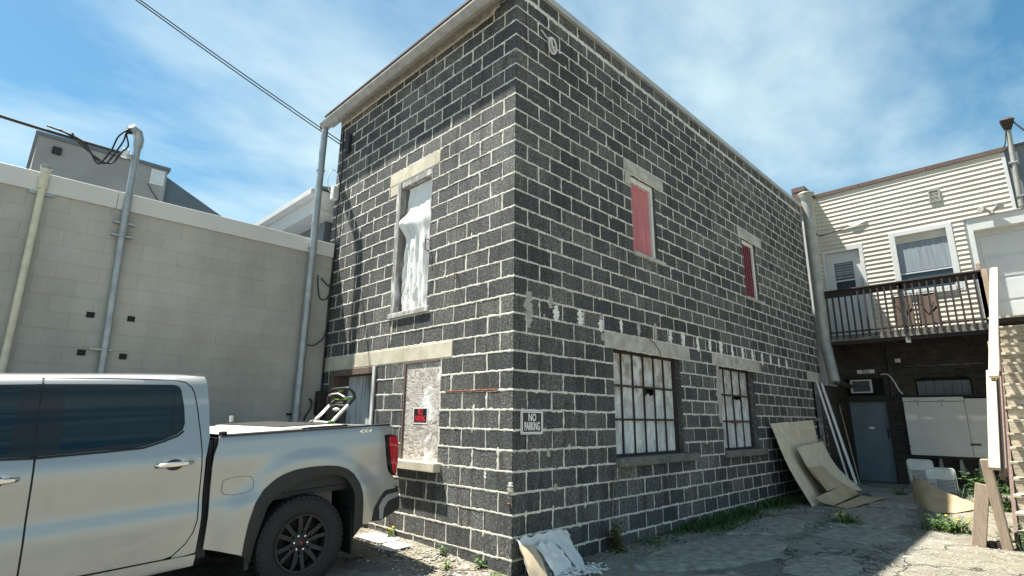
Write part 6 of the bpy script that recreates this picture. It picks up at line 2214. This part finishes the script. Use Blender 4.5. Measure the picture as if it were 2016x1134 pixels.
mb_(MB().tube([(0.50, YF - 0.03, 1.02 + HW), (0.62, YF - 0.08, 1.09 + HW), (0.72, YF - 0.10, 1.20 + HW)], 0.010, 6), 'control_cable', MT['moweralu'], smooth=True)
mb_(MB().lathe([(0.001, -0.04), (0.030, -0.035), (0.040, 0.0), (0.030, 0.035), (0.001, 0.04)], lambda a, b, t: (0.70 + a, LM - 0.10 + t, 1.165 + HW + b * 0.55), 14), 'height_knob', MT['moweralu'], smooth=True)

# ------------------------------------------------------------------ weeds, grass, rubble
def leaf_quad(mb, p, d, up, L, w, curl=0.3, mi=0):
    d = d.normalized()
    side = d.cross(up)
    if side.length < 1e-4: side = Vector((1, 0, 0))
    side.normalize()
    nrm = side.cross(d)
    pts = []
    for t, ww in ((0, 0.15), (0.35, 1.0), (0.7, 0.75), (1.0, 0.05)):
        c = p + d * L * t - Vector((0, 0, 1)) * curl * L * t * t
        pts += [c - side * w * ww / 2, c + side * w * ww / 2]
    mb.add(pts, [(0, 1, 3, 2), (2, 3, 5, 4), (4, 5, 7, 6)], mi)


def weed(x, y, r, h, n, label, mats=('leaf', 'flower'), nfl=0, blades=0, base=None, name='weed_clump', cat='weed'):
    m = MB()
    z0 = ground_z(x, y) if base is None else base
    rnd = random
    nst = max(2, n // 7)
    for i in range(nst):
        a = rnd.uniform(0, 2 * pi)
        rr_ = r * rnd.random() ** 0.7
        hh = h * rnd.uniform(0.35, 1.0)
        p0 = Vector((x + 0.25 * rr_ * cos(a), y + 0.25 * rr_ * sin(a), z0 - 0.01))
        p1 = Vector((x + rr_ * cos(a), y + rr_ * sin(a), z0 + hh))
        m.tube([p0, p0.lerp(p1, 0.55) + Vector((0, 0, 0.04 * h)), p1], [0.0035, 0.003, 0.0015], 4, caps=False)
        for k in range(n // nst):
            t = rnd.uniform(0.15, 1.0)
            p = p0.lerp(p1, t)
            b = rnd.uniform(0, 2 * pi)
            leaf_quad(m, p, Vector((cos(b), sin(b), rnd.uniform(-0.1, 0.7))), Vector((0, 0, 1)), rnd.uniform(0.35, 0.8) * min(h, 0.14) * (1.2 - 0.5 * t), rnd.uniform(0.014, 0.035) * (h / 0.25 + 0.5), 0.35)
    for i in range(blades):
        a = rnd.uniform(0, 2 * pi)
        rr_ = r * rnd.random() ** 0.6
        p = Vector((x + rr_ * cos(a), y + rr_ * sin(a), z0 - 0.005))
        b = rnd.uniform(0, 2 * pi)
        leaf_quad(m, p, Vector((0.5 * cos(b), 0.5 * sin(b), 1.0)), Vector((cos(b), sin(b), 0.1)), h * rnd.uniform(0.4, 0.9), 0.007, 0.35)
    root = empty(name, (x, y, z0), label, cat)
    m.build('foliage', MT[mats[0]], root, fix=False)
    for i in range(nfl):
        a = rnd.uniform(0, 2 * pi)
        rr_ = r * rnd.uniform(0.3, 0.9)
        c = Vector((x + rr_ * cos(a), y + rr_ * sin(a), z0 + h * rnd.uniform(0.7, 1.05)))
        f = MB().lathe([(0.001, 0.010), (0.012, 0.008), (0.017, 0.0), (0.010, -0.006), (0.001, -0.008)], lambda p, q, t: (c.x + p, c.y + q, c.z + t), 10)
        f.tube([c - Vector((0, 0, 0.005)), Vector((c.x * 0.6 + x * 0.4, c.y * 0.6 + y * 0.4, z0))], 0.002, 4, caps=False)
        f.build('flower_head', MT['flower'], root, fix=False)
    return root


weed(1.60, -0.12, 0.16, 0.36, 150, 'olive leafed weed climbing at the wall base below the nearer barred window', ('leafvine',), name='vine', cat='plant')
MB().tube([(1.60, -0.06, -0.05), (1.66, -0.03, 0.3), (1.72, -0.02, 0.62), (1.77, -0.095, 0.80)], 0.004, 5).build('vine_stem', MT['leafdry'], [o for o in COL.objects if o.name == 'vine'][0])
weed(2.25, -0.16, 0.22, 0.12, 40, 'low dark weed on the ground between the vine and the grass strip', ('leafdark',), blades=90)
weed(5.55, -1.47, 0.27, 0.18, 170, 'small dandelion clump growing in the crack in the middle of the yard', ('leaf',), nfl=4, blades=120)
weed(6.0, -2.62, 0.34, 0.23, 330, 'bushy dandelion clump in front of the curled cardboard', ('leaf',), nfl=6, blades=200)
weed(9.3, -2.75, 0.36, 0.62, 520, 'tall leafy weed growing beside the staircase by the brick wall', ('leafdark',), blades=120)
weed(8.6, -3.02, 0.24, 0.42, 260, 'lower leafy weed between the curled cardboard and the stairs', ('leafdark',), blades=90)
weed(5.75, -3.22, 0.10, 0.34, 60, 'sunlit weed behind the newel post of the stairs', ('leaf',), blades=20)
weed(5.0, -3.52, 0.16, 0.36, 90, 'sunlit weed at the foot of the stairs at the right edge', ('leaf',), blades=30)
weed(9.4, -1.45, 0.14, 0.22, 50, 'dark weed left of the curled cardboard', ('leafdark',), blades=40)
weed(-0.10, 2.0, 0.10, 0.13, 30, 'yellow flowering weed at the wall behind the truck bumper', ('leaf',), nfl=3, blades=20)
weed(-0.07, 0.98, 0.05, 0.14, 16, 'single green sprout against the short wall', ('leaf',), blades=24)
weed(-0.30, 0.62, 0.07, 0.11, 36, 'round green weed in the sandy strip by the short wall', ('leaf',), blades=10)
weed(-0.06, 0.36, 0.05, 0.17, 26, 'pale green weed at the wall near the corner', ('leaf',), blades=6)
weed(-0.16, 0.02, 0.13, 0.10, 40, 'grassy tuft at the building corner beside the plasterboard', ('leaf',), blades=140)
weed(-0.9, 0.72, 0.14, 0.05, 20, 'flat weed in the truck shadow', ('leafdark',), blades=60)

# grass strip along the long wall
m = MB()
for i in range(6500):
    x = random.uniform(2.5, 7.2)
    dens = sst(2.4, 3.4, x) * (0.35 + 1.1 * nz(x * 1.9, 3.3))
    if random.random() > dens + 0.08: continue
    wdt = 0.16 + 0.14 * nz(x * 1.1, 7.7) + 0.10 * sst(3, 5, x)
    y = -abs(random.gauss(0.0, 1.0)) * wdt - 0.01
    b = random.uniform(0, 2 * pi)
    L = random.uniform(0.08, 0.27) * (0.5 + sst(2.6, 4.0, x) * 0.7) * (1.0 if y > -0.3 else 0.5)
    leaf_quad(m, Vector((x, y, ground_z(x, y) - 0.005)), Vector((0.6 * cos(b), 0.6 * sin(b), 1.0)), Vector((cos(b), sin(b), 0.1)), L, random.uniform(0.006, 0.016), 0.4)
for i in range(1500):
    x, y = random.choice(((5.2, -1.2), (6.6, -1.1), (7.4, -2.1), (4.0, -1.3), (9.4, -2.6), (8.0, -0.3), (3.4, -0.45), (6.3, -2.3), (5.0, -2.2)))
    x += random.gauss(0, 0.35)
    y += random.gauss(0, 0.06)
    b = random.uniform(0, 2 * pi)
    leaf_quad(m, Vector((x, y, ground_z(x, y) - 0.002)), Vector((0.8 * cos(b), 0.8 * sin(b), 0.8)), Vector((cos(b), sin(b), 0.1)), random.uniform(0.03, 0.08), random.uniform(0.005, 0.011), 0.4)
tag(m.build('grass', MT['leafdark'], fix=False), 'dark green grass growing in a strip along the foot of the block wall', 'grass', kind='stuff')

# dry straw and twigs
m = MB()
for i in range(150):
    if i < 90:
        x, y = random.uniform(2.6, 6.5), -0.28 + random.gauss(0, 0.10)
    else:
        x, y = random.uniform(0.7, 2.4), -0.22 + random.gauss(0, 0.12)
    a = random.gauss(0.1, 0.7)
    L = random.uniform(0.05, 0.24)
    z = ground_z(x, y) + 0.012
    m.tube([(x, y, z), (x + L * 0.5 * cos(a), y + L * 0.5 * sin(a), z + random.uniform(0.0, 0.03)), (x + L * cos(a), y + L * sin(a), z + random.uniform(-0.005, 0.02))], random.uniform(0.0015, 0.004), 4)
tag(m.build('dry_straw', MT['leafdry'], fix=False), 'dry straw and stalks scattered along the wall foot', 'straw', kind='stuff')
for (p, q, r, lab) in (((0.78, -0.82, 0), (1.45, -0.40, 0), 0.008, 'long dry twig lying on the ground below the nearer barred window'), ((0.98, -0.30, 0), (1.38, -0.16, 0), 0.009, 'short dry twig lying by the plasterboard rubble'), ((1.55, -0.62, 0), (1.9, -0.62, 0), 0.004, 'thin twig lying on the pale concrete'), ((-0.34, 0.52, 0), (-0.05, 0.05, 0), 0.007, 'bent dry stalk lying at the short wall near the corner')):
    pts = []
    for k in range(6):
        t = k / 5
        x, y = p[0] + (q[0] - p[0]) * t, p[1] + (q[1] - p[1]) * t
        pts.append((x + 0.015 * nz(k, p[0] * 9), y + 0.02 * nz(k, p[1] * 7), ground_z(x, y) + 0.025 + 0.02 * sin(pi * t)))
    tag(MB().tube(pts, [r * (1 - 0.1 * k) for k in range(6)], 6).build('dry_twig', MT['twig'], smooth=True), lab, 'twig', 'dry twigs')

# gravel
ico = [(0, 0, 1), (0.9, 0, 0.2), (0.28, 0.85, 0.2), (-0.72, 0.53, 0.2), (-0.72, -0.53, 0.2), (0.28, -0.85, 0.2), (0, 0, -0.6)]
icf = [(0, 1, 2), (0, 2, 3), (0, 3, 4), (0, 4, 5), (0, 5, 1), (6, 2, 1), (6, 3, 2), (6, 4, 3), (6, 5, 4), (6, 1, 5)]
m = MB()


def pebble(mb, x, y, s):
    a = random.uniform(0, 6.3)
    k = random.uniform(0.55, 0.9)
    e = random.uniform(0.6, 1.0)
    z = ground_z(x, y) + s * 0.15
    vs = []
    for (px, py, pz) in ico:
        qx, qy = px * s, py * s * e
        vs.append((x + qx * cos(a) - qy * sin(a), y + qx * sin(a) + qy * cos(a), z + pz * s * k))
    mb.add(vs, icf)


for i in range(5200):
    u = random.random()
    if u < 0.30:
        x, y = -abs(random.gauss(0, 0.30)) - 0.02, random.uniform(-0.3, 2.6)
        s = random.choice((0.006, 0.009, 0.013, 0.02)) * random.uniform(0.7, 1.2)
    elif u < 0.62:
        x, y = random.uniform(0.4, 7.5), random.uniform(-2.9, -0.1)
        s = random.uniform(0.004, 0.010)
    elif u < 0.9:
        x, y = random.uniform(2.2, 6.0), random.uniform(-3.9, -2.2)
        s = random.uniform(0.005, 0.014)
    else:
        x, y = random.uniform(1.4, 6.8), -0.3 + random.gauss(0, 0.12)
        s = random.uniform(0.005, 0.018)
    pebble(m, x, y, s)
for i in range(60):
    pebble(m, -0.28 + random.gauss(0, 0.12), 0.22 + random.gauss(0, 0.16), random.uniform(0.018, 0.045))
tag(m.build('gravel', MT['pebble'], fix=False), 'loose gravel and crumbs of stone scattered over the lot', 'gravel', kind='stuff')

# broken plasterboard at the corner
sheet([[(0.03, -0.035, 0.20), (0.33, -0.03, 0.20), (0.62, -0.03, 0.205), (0.80, -0.03, 0.18)], [(0.03, -0.12, 0.06), (0.33, -0.10, 0.07), (0.62, -0.10, 0.09), (0.80, -0.09, 0.07)], [(0.04, -0.20, -0.12), (0.33, -0.19, -0.12), (0.62, -0.20, -0.10), (0.74, -0.20, -0.10)]],
      'plasterboard_sheet', MT['plaster'], 0.010, 'broken white plasterboard sheet leaning on the wall at the building corner', 'plasterboard', nu=20, wav=0.03, ragged=0.8)
sheet([[(0.02, -0.08, 0.15), (0.18, -0.115, 0.13)], [(0.0, -0.20, 0.0), (0.19, -0.225, 0.0)], [(-0.02, -0.27, -0.13), (0.18, -0.30, -0.13)]],
      'plasterboard_sheet', MT['paper'], 0.008, 'narrow plasterboard piece with tan paper face at the corner', 'plasterboard', nu=6, nv=8)
sheet([[(0.20, -0.115, 0.13), (0.48, -0.12, 0.13)], [(0.24, -0.24, 0.0), (0.52, -0.24, 0.0)], [(0.26, -0.33, -0.13), (0.56, -0.34, -0.13)]],
      'plasterboard_sheet', MT['plaster'], 0.010, 'white plasterboard piece leaning in front of the corner sheet', 'plasterboard', nu=9, nv=9, wav=0.035, ragged=0.9)
sheet([[(0.50, -0.10, 0.12), (0.72, -0.06, 0.10)], [(0.56, -0.20, 0.02), (0.80, -0.16, 0.0)], [(0.60, -0.32, -0.12), (0.80, -0.26, -0.12)]],
      'plasterboard_sheet', MT['plaster'], 0.010, 'ragged small plasterboard piece at the right of the corner heap', 'plasterboard', nu=8, nv=8, wav=0.02, ragged=0.6)
m = MB()
for i in range(420):
    x, y = 0.52 + random.gauss(0, 0.19), -0.34 + random.gauss(0, 0.10)
    if y > -0.1: continue
    s = random.choice((0.01, 0.016, 0.028, 0.045)) * random.uniform(0.7, 1.2)
    z = ground_z(x, y) + 0.01 + random.uniform(0, 0.05) * max(0, 1 - abs(x - 0.5) / 0.3)
    a, b = random.uniform(0, 6.28), random.uniform(-0.5, 0.5)
    d = Vector((cos(a), sin(a), sin(b)))
    m.bar(Vector((x, y, z)) - d * s * 0.6, Vector((x, y, z)) + d * s * 0.6, s * random.uniform(0.4, 0.9), 0.009, (random.uniform(-0.5, 0.5), random.uniform(-0.5, 0.5), 1))
tag(m.build('plaster_rubble', MT['plaster'], fix=False), 'crumbled white plaster rubble heaped before the corner sheets', 'rubble', kind='stuff')
# flat white scraps behind the truck
sheet([[(-0.12, 2.25, -0.05), (-0.12, 1.72, -0.055)], [(-0.36, 2.32, -0.075), (-0.34, 1.80, -0.075)]], 'plasterboard_sheet', MT['plaster'], 0.012, 'flat white board scrap on the sand behind the truck bumper', 'plasterboard', nu=6, nv=4)
sheet([[(-0.20, 1.68, -0.055), (-0.18, 1.38, -0.055)], [(-0.46, 1.72, -0.085), (-0.42, 1.45, -0.085)]], 'plasterboard_sheet', MT['plaster'], 0.012, 'small pale board scrap on the sand nearest the truck shadow', 'plasterboard', nu=5, nv=4)
m = MB()
for i in range(34):
    x, y = random.uniform(3.5, 9), random.uniform(-2.8, -0.4)
    a = random.uniform(0, 6.28)
    s = random.uniform(0.012, 0.04)
    m.bar(Vector((x, y, ground_z(x, y) + 0.012)), Vector((x + s * cos(a), y + s * sin(a), ground_z(x, y) + 0.018)), s * 0.6, 0.004)
tag(m.build('litter_scraps', MT['putty'], fix=False), 'tiny pale scraps of litter scattered across the yard', 'litter', kind='stuff')
